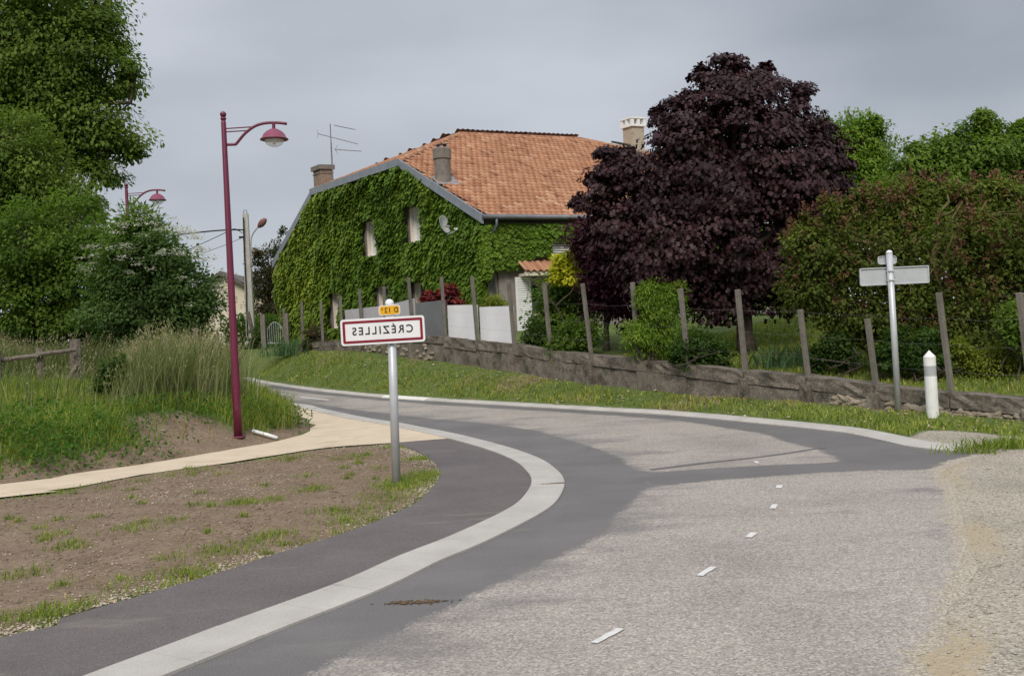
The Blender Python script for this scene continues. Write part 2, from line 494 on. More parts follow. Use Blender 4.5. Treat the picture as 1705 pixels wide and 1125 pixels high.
# ------------------------------------------------------------------ mesh building
class MB:
    def __init__(self):
        self.v, self.f, self.n = [], [], 0
    def add(self, verts, faces):
        self.v.append(np.asarray(verts, float))
        o = self.n
        self.f += [tuple(i + o for i in f) for f in faces]
        self.n += len(verts)
        return self
    def box(self, c, s, rz=0, axes=None):
        h = np.array(s) / 2
        P = np.array([(x, y, z) for x in (-1, 1) for y in (-1, 1) for z in (-1, 1)]) * h
        if axes is not None:
            P = P @ np.array(axes)
        elif rz:
            cs, sn = math.cos(rz), math.sin(rz)
            P = np.stack([P[:, 0] * cs - P[:, 1] * sn, P[:, 0] * sn + P[:, 1] * cs, P[:, 2]], 1)
        return self.add(P + np.array(c), [(0, 1, 3, 2), (4, 6, 7, 5), (0, 4, 5, 1), (2, 3, 7, 6), (0, 2, 6, 4), (1, 5, 7, 3)])
    def tube(self, path, r, k=8, cap=True):
        path = np.asarray(path, float)
        m = len(path)
        r = np.full(m, r) if np.isscalar(r) else np.asarray(r)
        T = np.gradient(path, axis=0)
        T /= np.linalg.norm(T, axis=1)[:, None] + 1e-12
        ref = np.array([0, 0, 1.0]) if abs(T[0][2]) < .9 else np.array([1.0, 0, 0])
        V = []
        for i in range(m):
            a = np.cross(T[i], ref)
            a /= np.linalg.norm(a) + 1e-12
            b = np.cross(T[i], a)
            ref = -np.cross(T[i], a) if False else ref
            for j in range(k):
                t = 2 * math.pi * j / k
                V.append(path[i] + r[i] * (a * math.cos(t) + b * math.sin(t)))
        F = [(i * k + j, i * k + (j + 1) % k, (i + 1) * k + (j + 1) % k, (i + 1) * k + j) for i in range(m - 1) for j in range(k)]
        if cap:
            F += [tuple(range(k))[::-1], tuple((m - 1) * k + j for j in range(k))]
        return self.add(V, F)
    def lathe(self, prof, c, k=20):
        c = np.array(c, float)
        V = [c + np.array((r * math.cos(2 * math.pi * j / k), r * math.sin(2 * math.pi * j / k), z)) for r, z in prof for j in range(k)]
        m = len(prof)
        F = [(i * k + j, i * k + (j + 1) % k, (i + 1) * k + (j + 1) % k, (i + 1) * k + j) for i in range(m - 1) for j in range(k)]
        F += [tuple(range(k))[::-1], tuple((m - 1) * k + j for j in range(k))]
        return self.add(V, F)
    def prism(self, poly, d):
        poly = np.asarray(poly, float)
        n = len(poly)
        return self.add(np.vstack([poly, poly + np.array(d)]), [tuple(range(n)), tuple(range(2 * n - 1, n - 1, -1))] + [(i, n + i, n + (i + 1) % n, (i + 1) % n) for i in range(n)])

def origin_of(p):
    o = np.zeros(3)
    while p is not None:
        o += np.array(p.location)
        p = p.parent
    return o

def tag(o, label=None, cat=None, group=None, kind=None):
    if label: o['label'] = label
    if cat: o['category'] = cat
    if group: o['group'] = group
    if kind: o['kind'] = kind
    return o

def thing(name, loc, label, cat, group=None, kind=None):
    o = bpy.data.objects.new(name, None)
    o.empty_display_size = .3
    o.location = tuple(loc)
    C.objects.link(o)
    return tag(o, label, cat, group, kind)

def obj(name, mb, mat, parent=None, loc=None, smooth=False, attrs=None, bevel=0):
    """one mesh object; builder coordinates are world coordinates"""
    V = np.vstack(mb.v)
    o0 = origin_of(parent) if parent else np.zeros(3)
    if loc is not None:
        o0 = o0 + (np.array(loc) - o0)
    me = bpy.data.meshes.new(name)
    me.from_pydata((V - o0).tolist(), [], mb.f)
    if smooth:
        me.polygons.foreach_set('use_smooth', [True] * len(me.polygons))
    if attrs:
        for k, a in attrs.items():
            me.attributes.new(k, 'FLOAT', 'POINT').data.foreach_set('value', np.asarray(a, np.float32))
    me.materials.append(mat)
    me.update()
    o = bpy.data.objects.new(name, me)
    C.objects.link(o)
    if parent:
        o.parent = parent
        if loc is not None:
            o.location = tuple(np.array(loc) - origin_of(parent))
    elif loc is not None:
        o.location = tuple(loc)
    if bevel:
        b = o.modifiers.new('bevel', 'BEVEL')
        b.width = bevel
        b.segments = 2
        b.limit_method = 'ANGLE'
    return o

def fast_mesh(name, V, F, mat, parent=None, tint=None, kind=None, smooth=False):
    """V (n,3) world, F (m,k) equal-size faces"""
    o0 = origin_of(parent) if parent else np.zeros(3)
    V = np.asarray(V, np.float32) - o0.astype(np.float32)
    me = bpy.data.meshes.new(name)
    m, k = F.shape
    me.vertices.add(len(V))
    me.vertices.foreach_set('co', V.astype(np.float32).ravel())
    me.loops.add(m * k)
    me.loops.foreach_set('vertex_index', F.astype(np.int32).ravel())
    me.polygons.add(m)
    me.polygons.foreach_set('loop_start', np.arange(0, m * k, k, dtype=np.int32))
    me.polygons.foreach_set('loop_total', np.full(m, k, np.int32))
    if smooth:
        me.polygons.foreach_set('use_smooth', np.ones(m, bool))
    if tint is not None:
        me.attributes.new('tint', 'FLOAT', 'POINT').data.foreach_set('value', np.asarray(tint, np.float32))
    me.materials.append(mat)
    me.update(calc_edges=True)
    o = bpy.data.objects.new(name, me)
    C.objects.link(o)
    if parent:
        o.parent = parent
    if kind:
        o['kind'] = kind
    return o

def unit(v):
    return v / (np.linalg.norm(v, axis=-1, keepdims=True) + 1e-9)

LEAF_OVAL = (np.array([(0, 0, 0), (-.3, .45, .06), (0, 1, -.05), (.3, .45, .06)]), np.array([(0, 3, 2), (0, 2, 1)]))
LEAF_LONG = (np.array([(0, 0, 0), (-.16, .45, .04), (0, 1.15, -.12), (.16, .45, .04)]), np.array([(0, 3, 2), (0, 2, 1)]))
LEAF_MAPLE = (np.array([(0, 0, 0), (-.5, .22, .04), (-.2, .42, 0), (-.42, .8, -.08), (0, 1.1, -.12), (.42, .8, -.08), (.2, .42, 0), (.5, .22, .04)]),
              np.array([(0, 2, 1), (0, 4, 2), (2, 4, 3), (0, 6, 4), (6, 5, 4), (0, 7, 6)]))
LEAF_IVY = (np.array([(0, 0, 0), (-.42, .1, .05), (-.34, .6, .03), (0, 1, -.08), (.34, .6, .03), (.42, .1, .05)]),
            np.array([(0, 3, 2), (0, 2, 1), (0, 4, 3), (0, 5, 4)]))

def leaves(name, P, D, N, S, T, mat, parent, shape=LEAF_OVAL, kind=None):
    """P base, D direction the leaf points, N rough normal, S size, T tint"""
    D = unit(D)
    X = unit(np.cross(D, N))
    Z = np.cross(X, D)
    tv, tf = shape
    V = P[:, None, :] + S[:, None, None] * (tv[None, :, 0:1] * X[:, None, :] + tv[None, :, 1:2] * D[:, None, :] + tv[None, :, 2:3] * Z[:, None, :])
    F = (np.arange(len(P)) * len(tv))[:, None, None] + tf[None]
    return fast_mesh(name, V.reshape(-1, 3), F.reshape(-1, 3), mat, parent, np.repeat(T, len(tv)), kind)

def rdir(n):
    return unit(rng.normal(size=(n, 3)))

def crown_clumps(lobes, n, inner=.55):
    """clump centres spread through a set of ellipsoid lobes [(centre, (rx,ry,rz))]"""
    w = np.array([r[0] ** 1.45 for c, r in lobes])
    idx = rng.choice(len(lobes), n, p=w / w.sum())
    c = np.array([lobes[i][0] for i in idx])
    r = np.array([lobes[i][1] for i in idx])
    d = rdir(n)
    rad = inner + (1.03 - inner) * rng.random(n) ** .6
    crown_clumps.radius = r[:, 0]
    return c + d * r * rad[:, None], d

def crown(name, lobes, nclump, per, csize, lsize, mat, parent, shape=LEAF_OVAL, flat=.55, droop=.3, inner=.5, tmean=.5, stray=.12):
    cc, cd = crown_clumps(lobes, nclump, inner)
    cs = csize * (.6 + .8 * rng.random(nclump)) * np.clip(crown_clumps.radius / (1.5 * csize), .38, 1)
    ct = rng.normal(tmean, .24, nclump)
    k = np.repeat(np.arange(nclump), per)
    m = len(k)
    g = rng.normal(size=(m, 3)) * .5
    far = rng.random(m) < stray
    g[far] *= 1.7
    gl = np.linalg.norm(g, axis=1, keepdims=True)
    g *= np.minimum(1, 1.05 / gl)
    off = g * cs[k][:, None] * np.array([1, 1, flat])
    off[:, 2] -= .25 * (np.hypot(off[:, 0], off[:, 1]) ** 2) / cs[k]
    P = cc[k] + off
    out = unit(cd[k] * .6 + off / cs[k][:, None] * .8)
    D = unit(out * .8 + rdir(m) * .7 + np.array([0, 0, -droop]))
    N = unit(out * .75 + rdir(m) * .42 + np.array([0, 0, .7]))
    S = lsize * (.6 + .7 * rng.random(m))
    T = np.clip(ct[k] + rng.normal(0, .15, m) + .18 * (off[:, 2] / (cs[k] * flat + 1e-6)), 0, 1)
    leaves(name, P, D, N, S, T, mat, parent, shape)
    return cc

def limb_path(a, b, sag=.15, n=6, jit=.06):
    a, b = np.asarray(a, float), np.asarray(b, float)
    t = np.linspace(0, 1, n)[:, None]
    L = np.linalg.norm(b - a)
    p = a + (b - a) * t
    p[:, 2] += sag * L * np.sin(t[:, 0] * math.pi) * .6
    p[1:-1] += rng.normal(size=(n - 2, 3)) * jit * L * .3
    return p

def tree(name, label, cat, base, lobes, mat, nclump, per, csize, lsize, trunk_r=.16, shape=LEAF_OVAL, flat=.55, droop=.3,
         inner=.5, group=None, fork=.35, twigs=True, stems=1, tmean=.5, stray=.12, bark=None):
    base = np.asarray(base, float)
    root = thing(name, base, label, cat, group)
    cc = crown('crown', lobes, nclump, per, csize, lsize, mat, root, shape, flat, droop, inner, tmean, stray)
    ctr = np.mean([c for c, r in lobes], axis=0)
    top = base + (ctr - base) * np.array([.7, .7, 1.0])
    mb = MB()
    fk = base + (top - base) * fork
    starts = []
    for s in range(stems):
        b0 = base + np.array([rng.normal() * .18 * (stems > 1), rng.normal() * .18 * (stems > 1), -.1])
        f2 = fk + np.array([rng.normal(), rng.normal(), 0]) * .3 * (stems > 1)
        t2 = top + np.array([rng.normal(), rng.normal(), 0]) * .5 * (stems > 1)
        pth = np.vstack([limb_path(b0, f2, 0, 5, .03), limb_path(f2, t2, 0, 5, .08)[1:]])
        rr = trunk_r * np.interp(np.linspace(0, 1, len(pth)), [0, .06, .4, 1], [1.35, 1, .75, .2]) / (stems ** .5)
        mb.tube(pth, rr, 10)
        starts.append(pth)
    obj('trunk', mb, bark or M_BARK, root, smooth=True)
    br = MB()
    ends = []
    for c, r in lobes:
        s = starts[rng.integers(len(starts))]
        a = s[rng.integers(3, len(s) - 1)]
        p = limb_path(a, np.asarray(c), .08, 7, .1)
        br.tube(p, np.linspace(trunk_r * .45, trunk_r * .12, 7), 6)
        ends.append(p)
    allp = np.vstack(ends)
    if twigs:
        for c in cc:
            j = np.argmin(np.linalg.norm(allp - c, axis=1))
            br.tube(limb_path(allp[j], c, .05, 4, .12), np.linspace(trunk_r * .13, .006, 4), 4, False)
    obj('limbs', br, bark or M_BARK, root, smooth=True)
    return root

def lobes_px(spec, Y, depth=.9):
    """[(px, py, rpx[, dY])] -> lobes at distance Y"""
    out = []
    for s in spec:
        y = Y + (s[3] if len(s) > 3 else 0)
        r = s[2] * y / FPX
        out.append((at(s[0], s[1], y), (r, r * depth, r)))
    return out

def blades(name, P, Hh, W, T, mat, parent=None, lean=.35, kind='stuff', seg=3, wind=(0.1, 0)):
    """grass blades: tapered bent strips"""
    n = len(P)
    az = rng.random(n) * 2 * math.pi
    d = np.stack([np.cos(az), np.sin(az), np.zeros(n)], 1)
    s = np.stack([-np.sin(az + rng.normal(0, .8, n)), np.cos(az), np.zeros(n)], 1)
    s = unit(s)
    ln = np.abs(rng.normal(lean, lean * .6, n))
    V = np.zeros((n, seg * 2 + 1, 3))
    for k in range(seg + 1):
        t = k / seg
        c = P + d * (Hh * ln * t ** 2)[:, None] + np.array([wind[0], wind[1], 0]) * (Hh * t * t)[:, None]
        c[:, 2] += Hh * t * (1 - .25 * ln * t)
        if k < seg:
            w = W * (1 - .65 * t)
            V[:, 2 * k] = c - s * w[:, None] / 2
            V[:, 2 * k + 1] = c + s * w[:, None] / 2
        else:
            V[:, 2 * k] = c
    f = []
    for k in range(seg - 1):
        a = 2 * k
        f += [(a, a + 1, a + 3), (a, a + 3, a + 2)]
    f.append((2 * seg - 2, 2 * seg - 1, 2 * seg))
    F = (np.arange(n) * (seg * 2 + 1))[:, None, None] + np.array(f)[None]
    return fast_mesh(name, V.reshape(-1, 3), F.reshape(-1, 3), mat, parent, np.repeat(T, seg * 2 + 1), kind)

def chips(name, P, S, mat, kind='stuff', parent=None, flat=.5):
    n = len(P)
    base = np.array([(1, 0, 0), (-.9, .3, 0), (-.2, -.9, .1), (.1, .9, 0), (.15, -.1, .8), (0, 0, -.6)])
    tf = np.array([(0, 3, 4), (3, 1, 4), (1, 2, 4), (2, 0, 4), (3, 0, 5), (1, 3, 5), (2, 1, 5), (0, 2, 5)])
    az = rng.random(n) * 6.28
    jit = base[None] * (1 + .35 * rng.normal(size=(n, 6, 3)))
    jit[:, :, 2] *= flat
    x = jit[:, :, 0] * np.cos(az)[:, None] - jit[:, :, 1] * np.sin(az)[:, None]
    y = jit[:, :, 0] * np.sin(az)[:, None] + jit[:, :, 1] * np.cos(az)[:, None]
    V = np.stack([x, y, jit[:, :, 2]], 2) * S[:, None, None] + P[:, None, :]
    F = (np.arange(n) * 6)[:, None, None] + tf[None]
    return fast_mesh(name, V.reshape(-1, 3), F.reshape(-1, 3), mat, parent, None, kind)

# ------------------------------------------------------------------ the plan of the place
_e = gp(220, 1125); _d = (_e - gp(600, 978)); _d /= np.linalg.norm(_d)
kerb_in = catmull(np.vstack([[_e + _d * 8 + (-1.2, 0), _e + _d * 3.5], gpl([(220, 1125), (420, 1046.5), (600, 978), (699, 932), (778, 900), (857, 862), (893, 839),
    (910, 815), (912, 800), (904, 787), (882, 769), (849, 754.5), (810, 742), (770, 731.5), (726, 721), (650, 706), (600, 698), (529, 683), (468, 672)]),
    [(-10.2, 28.5), (-14.5, 34), (-24, 46)]]), .2)
kerb_far = catmull(np.vstack([[(-26, 52), (-15.5, 41.5)], gpl([(400, 630), (430, 635.5), (520, 649), (640, 661), (710, 666), (860, 675), (1000, 683), (1130, 691), (1250, 702),
    (1350, 712), (1420, 720), (1480, 732), (1530, 743), (1590, 749), (1655, 754)])]), .2)
FA, FB = np.array([6.7, 15.2]), np.array([-1.87, 27.5])
FD = (FB - FA) / np.linalg.norm(FB - FA)
FN = np.array([-FD[1], FD[0]])
if FN @ (np.array([0, 10.0]) - FA) < 0:
    FN = -FN                                             # points from the fence to the road
FL = np.linalg.norm(FB - FA)
def fence_t(px):                                         # where a sight line at column px crosses the fence line (metres along it)
    y = 562.5
    d = ray(px, y - math.tan(ROLL) * (px - CX))
    A = np.array([[d[0], -FD[0]], [d[1], -FD[1]]])
    return np.linalg.solve(A, FA)[1]
def fence_z(px, py):
    for _ in range(3):
        d = ray(px, py)
        A = np.array([[d[0], -FD[0]], [d[1], -FD[1]]])
        s, t = np.linalg.solve(A, FA)
    return t, 1.6 + d[2] * s
_top = [fence_z(*p) for p in [(1705, 664), (1578, 653), (1452, 640), (1340, 626), (1240, 617), (1140, 606), (1061, 598), (982, 590), (914, 583), (855, 573), (795, 567), (740, 560), (690, 558), (640, 560), (565, 567), (480, 573)]]
_bot = [fence_z(*p) for p in [(1705, 692), (1578, 682), (1452, 671), (1340, 660), (1240, 655), (1140, 648), (1061, 640), (982, 632), (914, 622), (855, 613), (795, 605), (740, 597), (690, 590), (640, 583), (565, 577), (480, 580)]]
TT = np.array([t for t, z in _top]); TZ = np.array([z for t, z in _top])
BT = np.array([t for t, z in _bot]); BZ = np.array([z for t, z in _bot])
def wall_top(t): return np.interp(t, TT, TZ)
def wall_bot(t): return np.interp(t, BT, BZ) - .07

bank_edge = np.vstack([[(-30, 6.5), (-12, 10.6)], gpl([(0, 808), (107, 792), (191, 780.5), (305, 763), (386, 749), (456, 736), (500, 725), (519, 716), (521, 709), (508, 699), (498, 688), (462, 671)]),
                       [(-10.9, 28.6), (-15.2, 34), (-26, 48)]])
bank_edge = wobble(catmull(bank_edge, .25), .10, 1.9)
bank_poly = np.vstack([bank_edge, [(-80, 48), (-80, 6.5)]])
path_low = wobble(catmull(np.vstack([[(-30, 4.6), (-12, 9.0)], gpl([(0, 830), (74, 819), (127, 812), (235, 792), (383, 771), (470, 757), (550, 746), (647, 739), (753, 731)])]), .2), .05, 2.2)
soil_edge = catmull(np.vstack([gpl([(647, 739), (690, 750), (722, 772), (733, 792), (716, 816), (690, 840), (600, 880), (470, 920), (350, 960), (100, 1032), (0, 1064)]), [(-6, 4.4), (-12, -1)]]), .25)
k_i = np.argmin(np.linalg.norm(kerb_in - gp(757, 728), axis=1))
i647 = np.argmin(np.linalg.norm(path_low - gp(647, 739), axis=1))
soil_poly = np.vstack([path_low[:i647 + 1], soil_edge, [(-30, -1)]])
bank_road = bank_edge[np.argmin(np.linalg.norm(bank_edge - gp(462, 671), axis=1)):]
path_poly = np.vstack([path_low, kerb_in[k_i:], bank_edge[::-1]])
walk_poly = np.vstack([path_low[i647:], kerb_in[:k_i + 1][::-1], [(-12, -3.5)], soil_edge[::-1]])
right_edge = catmull(np.vstack([gpl([(1655, 756), (1600, 768), (1572, 784), (1592, 812), (1600, 840), (1608, 870), (1622, 905), (1630, 935), (1618, 965), (1606, 1000), (1594, 1040), (1578, 1085), (1560, 1125)]), [(1.9, 2.5), (1.6, -4)]]), .15)
road_poly = np.vstack([kerb_in, kerb_far, wobble(right_edge, .10, 1.3)])
gravel_poly = np.vstack([gpl([(1500, 738), (1535, 722), (1600, 722), (1705, 733)]), [(9.2, 10.2), (12, 5), (12, -6), (0, -6), (0, 4)], gpl([(1400, 1000), (1480, 780)])])

def H(pts):
    pts = np.asarray(pts, float)
    x, y = pts[:, 0], pts[:, 1]
    z = zr(y)
    b = inside(pts, bank_poly)
    if b.any():
        d = dist_line(pts[b], bank_edge)
        z[b] += .60 * ss(-.1, 1.9, d) + .30 * ss(1.5, 6.0, d)
    rel = pts - FA
    t = rel @ FD
    s = rel @ FN
    nr = ~inside(pts, road_poly) & ~b
    kx = np.interp(y, kerb_far[::-1, 1], kerb_far[::-1, 0])
    verge = nr & (s > -.32) & ((x > kx) | (y > 52)) & (y > 11)
    if verge.any():
        dk = dist_line(pts[verge], kerb_far)
        w = dk / (dk + np.maximum(s[verge], 0) + 1e-6)
        zb = wall_bot(t[verge])
        z[verge] = z[verge] + .04 + (zb - z[verge] - .04) * (w * .6 + .4 * ss(0, 1, w))
    g = (s <= -.32) & (t > -6)
    if g.any():
        zt = wall_top(t[g]) - .14
        z[g] = zt + np.maximum(0, 1.9 - zt) * ss(0, 9, -s[g] - .3)
    z += (vnoise(pts, 1.1) - .5) * np.where(inside(pts, gravel_poly), .012, .05) * (nr & ~inside(pts, walk_poly) & ~inside(pts, path_poly))
    return z

def on_ground(x, y):
    return np.array([x, y, H(np.array([[x, y]]))[0]])

def ground_hit(px, py):                                  # where a sight line meets the ground
    d = ray(px, py)
    Y = np.arange(8, 30, .1)
    P = CAM[None] + d[None] * Y[:, None]
    below = P[:, 2] < H(P[:, :2])
    return P[np.argmax(below)][:2] if below.any() else gp(px, py)

def foot(px, py, Y):                                     # stand a thing at column px, distance Y
    p = at(px, py, Y)
    return on_ground(p[0], p[1])

# ------------------------------------------------------------------ ground sheet
xs = np.unique(np.concatenate([-np.geomspace(26, 700, 22), np.arange(-26, 14.01, .22), np.geomspace(14, 700, 22)]))
ys = np.unique(np.concatenate([[-60, -30, -15, -8, -4, 0], np.arange(1, 42, .22), np.geomspace(42, 900, 36)]))
gx, gy = np.meshgrid(xs, ys)
gpts = np.stack([gx.ravel(), gy.ravel()], 1)
gz = H(gpts)
for poly in (road_poly, path_poly, walk_poly):
    i = inside(gpts, poly)
    d = np.zeros(len(gpts))
    d[i] = dist_line(gpts[i], np.vstack([poly, poly[:1]]))
    gz -= .07 * ss(.04, .4, d)
nx, ny = len(xs), len(ys)
ii = (np.arange(ny - 1)[:, None] * nx + np.arange(nx - 1)[None]).ravel()
gF = np.stack([ii, ii + 1, ii + nx + 1, ii + nx], 1)
ground = fast_mesh('ground', np.column_stack([gpts, gz]), gF, M_GROUND, smooth=True)
tag(ground, 'grass, bare soil and gravel ground around the road', None, None, 'structure')

def sdf(pts, poly):
    d = dist_line(pts, np.vstack([poly, poly[:1]]))
    return np.where(inside(pts, poly), d, -d)
near = (np.abs(gpts[:, 0]) < 40) & (gpts[:, 1] < 60)
a_soil = np.zeros(len(gpts)); a_grav = np.zeros(len(gpts)); a_sand = np.zeros(len(gpts))
q = gpts[near]
so = ss(-.15, .25, sdf(q, soil_poly)) * .95
bd = np.where(inside(q, bank_poly), dist_line(q, bank_edge), 9)
so = np.maximum(so, (1 - ss(.25, 1.3, bd)) * .9)
ch_ = ground_hit(310, 722)
so = np.maximum(so, .95 * np.exp(-(((q - ch_) / np.array([1.1, 1.1])) ** 2).sum(1)) * inside(q, bank_poly))
rel = q - FA
sfl, tfl = rel @ FN, rel @ FD
so = np.maximum(so, ((sfl > 0) & (sfl < 1.8) & (q[:, 1] > 12)) * (.62 * vnoise(q, .8)) * (1 - ss(1.0, 1.8, sfl)))
so = np.maximum(so, ((sfl < 0) & (sfl > -1.2) & (tfl > -3) & (tfl < 30)) * .5)
a_soil[near] = so
a_grav[near] = ss(-.2, .3, sdf(q, gravel_poly))
a_sand[near] = (1 - ss(.10, .42, dist_line(q, right_edge))) * (.24 + .6 * vnoise(q, 1.1)) * ss(-.1, .3, sdf(q, gravel_poly)) * (q[:, 1] < 11.2)
for nm, a in (('soil', a_soil), ('gravel', a_grav), ('sand', a_sand)):
    ground.data.attributes.new(nm, 'FLOAT', 'POINT').data.foreach_set('value', a.astype(np.float32))

def sheet(name, poly, step, dz, mat, parent=None, attr=None, kind='structure', zf=None):
    poly = np.asarray(poly)
    keep = [0]
    for i in range(1, len(poly)):
        if np.linalg.norm(poly[i] - poly[keep[-1]]) > .03:
            keep.append(i)
    poly = poly[keep]
    lo, hi = poly.min(0), poly.max(0)
    G = np.stack(np.meshgrid(np.arange(lo[0], hi[0], step), np.arange(lo[1], hi[1], step)), -1).reshape(-1, 2)
    G = G[inside(G, poly)]
    if len(G):
        G = G[dist_line(G, np.vstack([poly, poly[:1]])) > step * .35]
    n = len(poly)
    pts = [Vector(p) for p in np.vstack([poly, G])]
    r = delaunay_2d_cdt(pts, [(i, (i + 1) % n) for i in range(n)], [list(range(n))], 1, 1e-5)
    V = np.array([tuple(v) for v in r[0]])
    F = [tuple(f) for f in r[2]]
    z = (zf(V) if zf else zr(V[:, 1])) + dz
    mb = MB().add(np.column_stack([V, z]), F)
    o = obj(name, mb, mat, parent, smooth=True, attrs={k: f(V) for k, f in attr.items()} if attr else None)
    if kind and not parent:
        o['kind'] = kind
    return o

# dark patches of new asphalt
_f = gp(500, 1125)
in_bound = catmull(np.vstack([[_f + _d * 8, _f + _d * 3], gpl([(500, 1125), (600, 1080), (719, 1024), (798, 985), (877, 949), (956, 913), (1015, 878), (1042, 845), (1085, 812)])]), .15)
up_bound = catmull(np.vstack([gpl([(1088, 787), (1059, 782), (1015, 755), (956, 733), (877, 714), (798, 704), (719, 697), (640, 688), (545, 675), (470, 666)]), [(-9.9, 31.0), (-14, 36), (-23, 48)]]), .15)
strip_poly = np.vstack([wobble(in_bound, .07), wobble(up_bound, .07), kerb_in[::-1]])
tr_lo = catmull(gpl([(1075, 813), (1180, 801), (1300, 791), (1450, 783), (1570, 779), (1655, 757)]), .15)
tr_hi = catmull(gpl([(1650, 753), (1420, 767), (1300, 773), (1180, 780), (1080, 787)]), .15)
trench_poly = np.vstack([wobble(tr_lo, .05), wobble(tr_hi, .05)])
far_in = catmull(gpl([(1655, 755), (1420, 769), (1385, 757), (1330, 740), (1250, 719), (1130, 701), (1000, 690), (860, 682), (720, 673), (600, 663), (520, 655), (440, 645)]), .15)
far_out = kerb_far[(kerb_far[:, 1] < 33)]
far_poly = np.vstack([wobble(far_in, .10), far_out])
def stain(V):
    d = dist_line(V, in_bound)
    d = np.minimum(d, dist_line(V, up_bound))
    d2 = np.minimum(dist_line(V, right_edge), dist_line(V, far_in) + .2)
    return np.maximum(np.exp(-d / .6), .5 * np.exp(-d2 / .35))
def asph(V):                                             # signed distance into the newer asphalt patches
    return np.clip(np.max([sdf(V, strip_poly), sdf(V, trench_poly), sdf(V, far_poly)], axis=0), -.6, .6)
road = sheet('road', road_poly, .16, .0, M_CHIP, attr={'stain': stain, 'asph': asph, 'verge': lambda V: np.exp(-dist_line(V, right_edge) / .22)})
road['label'] = 'pale worn chip seal road with dark asphalt patches bending left past the sign'
sheet('footway', walk_poly, .3, .012, M_WALK)['label'] = 'purplish dark asphalt footway beside the inner kerb'
sheet('sand_path', path_poly, .3, .016, M_SAND)['label'] = 'pale sand path crossing the left verge'

# thin crack sealed with bitumen on the road
crk = resample(wobble(catmull(gpl([(1085, 782), (1180, 770), (1290, 757), (1370, 745)]), .2), .05, 3), .2)
mbc = MB()
tg = unit(np.gradient(crk, axis=0)); nr_ = np.stack([-tg[:, 1], tg[:, 0]], 1)
wv = (.03 + .03 * rng.random(len(crk)))[:, None]
L_, R_ = crk + nr_ * wv, crk - nr_ * wv
Vc = np.vstack([np.column_stack([L_, zr(L_[:, 1]) + .004]), np.column_stack([R_, zr(R_[:, 1]) + .004])])
k_ = len(crk)
mbc.add(Vc, [(i, i + 1, k_ + i + 1, k_ + i) for i in range(k_ - 1)])
obj('crack_seal', mbc, M_ASPH, road)

# painted dashes (parts of the road)
def dash(name, p, q, w, dz=.006):
    p, q = np.array(p), np.array(q)
    t = unit(q - p)
    nn = np.array([-t[1], t[0]])
    n = 6
    c = p + (q - p) * np.linspace(0, 1, n)[:, None]
    a = c + nn * (w / 2 * (1 + .05 * rng.normal(size=n)))[:, None]
    b = c - nn * (w / 2 * (1 + .05 * rng.normal(size=n)))[:, None]
    V = np.vstack([np.column_stack([a, zr(a[:, 1]) + dz]), np.column_stack([b, zr(b[:, 1]) + dz])])
    return obj(name, MB().add(V, [(i, i + 1, n + i + 1, n + i) for i in range(n - 1)]), M_PAINT, road)
for (a, b, w) in [((989, 1071), (1034, 1047), .052), ((1165, 959), (1188, 944), .055), ((1246, 895), (1256, 887), .062), ((1286, 847), (1291, 840), .062),
                  ((1296.5, 813), (1298.5, 808), .07), ((1257, 768), (1262, 771.5), .05)]:
    dash('centre_dash', gp(*a), gp(*b), w * .85)
for (a, b) in [((430, 652), (484, 658)), ((500, 661), (548, 666))]:
    dash('centre_dash', gp(*a), gp(*b), .11)

# ------------------------------------------------------------------ kerbs, stone by stone
def kerb(name, line, label, length, width, prof, gap=.002, mat=M_KERB, white=None):
    root = thing(name, (line[0][0], line[0][1], 0), label, None, None, 'structure')
    fine = resample(line, .1)
    t = unit(np.gradient(fine, axis=0))
    nn = np.stack([-t[:, 1], t[:, 0]], 1)
    per = int(round(length / .1))
    k = len(prof)
    for s in range(0, len(fine) - per, per):
        idx = np.arange(s, s + per + 1)
        c = fine[idx].copy()
        c[0] += t[idx[0]] * gap
        c[-1] -= t[idx[-1]] * gap
        dzj = rng.normal(0, .0008)
        V = []
        for j in range(len(idx)):
            for (u, z) in prof:
                p = c[j] + nn[idx[j]] * u * width
                V.append((p[0], p[1], float(zr(c[j][1])) + z + (dzj if z > 0 else 0)))
        m = len(idx)
        F = [(i * k + j, i * k + (j + 1) % k, (i + 1) * k + (j + 1) % k, (i + 1) * k + j) for i in range(m - 1) for j in range(k)]
        F += [tuple(range(k))[::-1], tuple((m - 1) * k + j for j in range(k))]
        mid = c[m // 2]
        wh = white is not None and abs(mid[0] - white[0]) < white[1] and abs(mid[1] - white[2]) < 4
        obj('kerb_stone', MB().add(V, F), M_KERBW if wh else mat, root)
    return root
vis = (kerb_in[:, 1] > 2.5) & (kerb_in[:, 1] < 36)
kerb('inner_kerb', kerb_in[vis], 'flat concrete kerb curving round the inside of the bend', .5, .36,
     [(-.5, -.08), (.5, -.08), (.5, .026), (.46, .032), (-.46, .022), (-.5, .016)])
visf = kerb_far[:, 1] < 46
wp = gp(690, 665)
kerb('outer_kerb', kerb_far[visf], 'low concrete kerb below the grass verge on the far side', 1.0, .26,
     [(-.5, -.08), (.5, -.08), (.5, .06), (.1, .062), (-.2, .05), (-.5, .015)], white=(wp[0], .7, wp[1]))

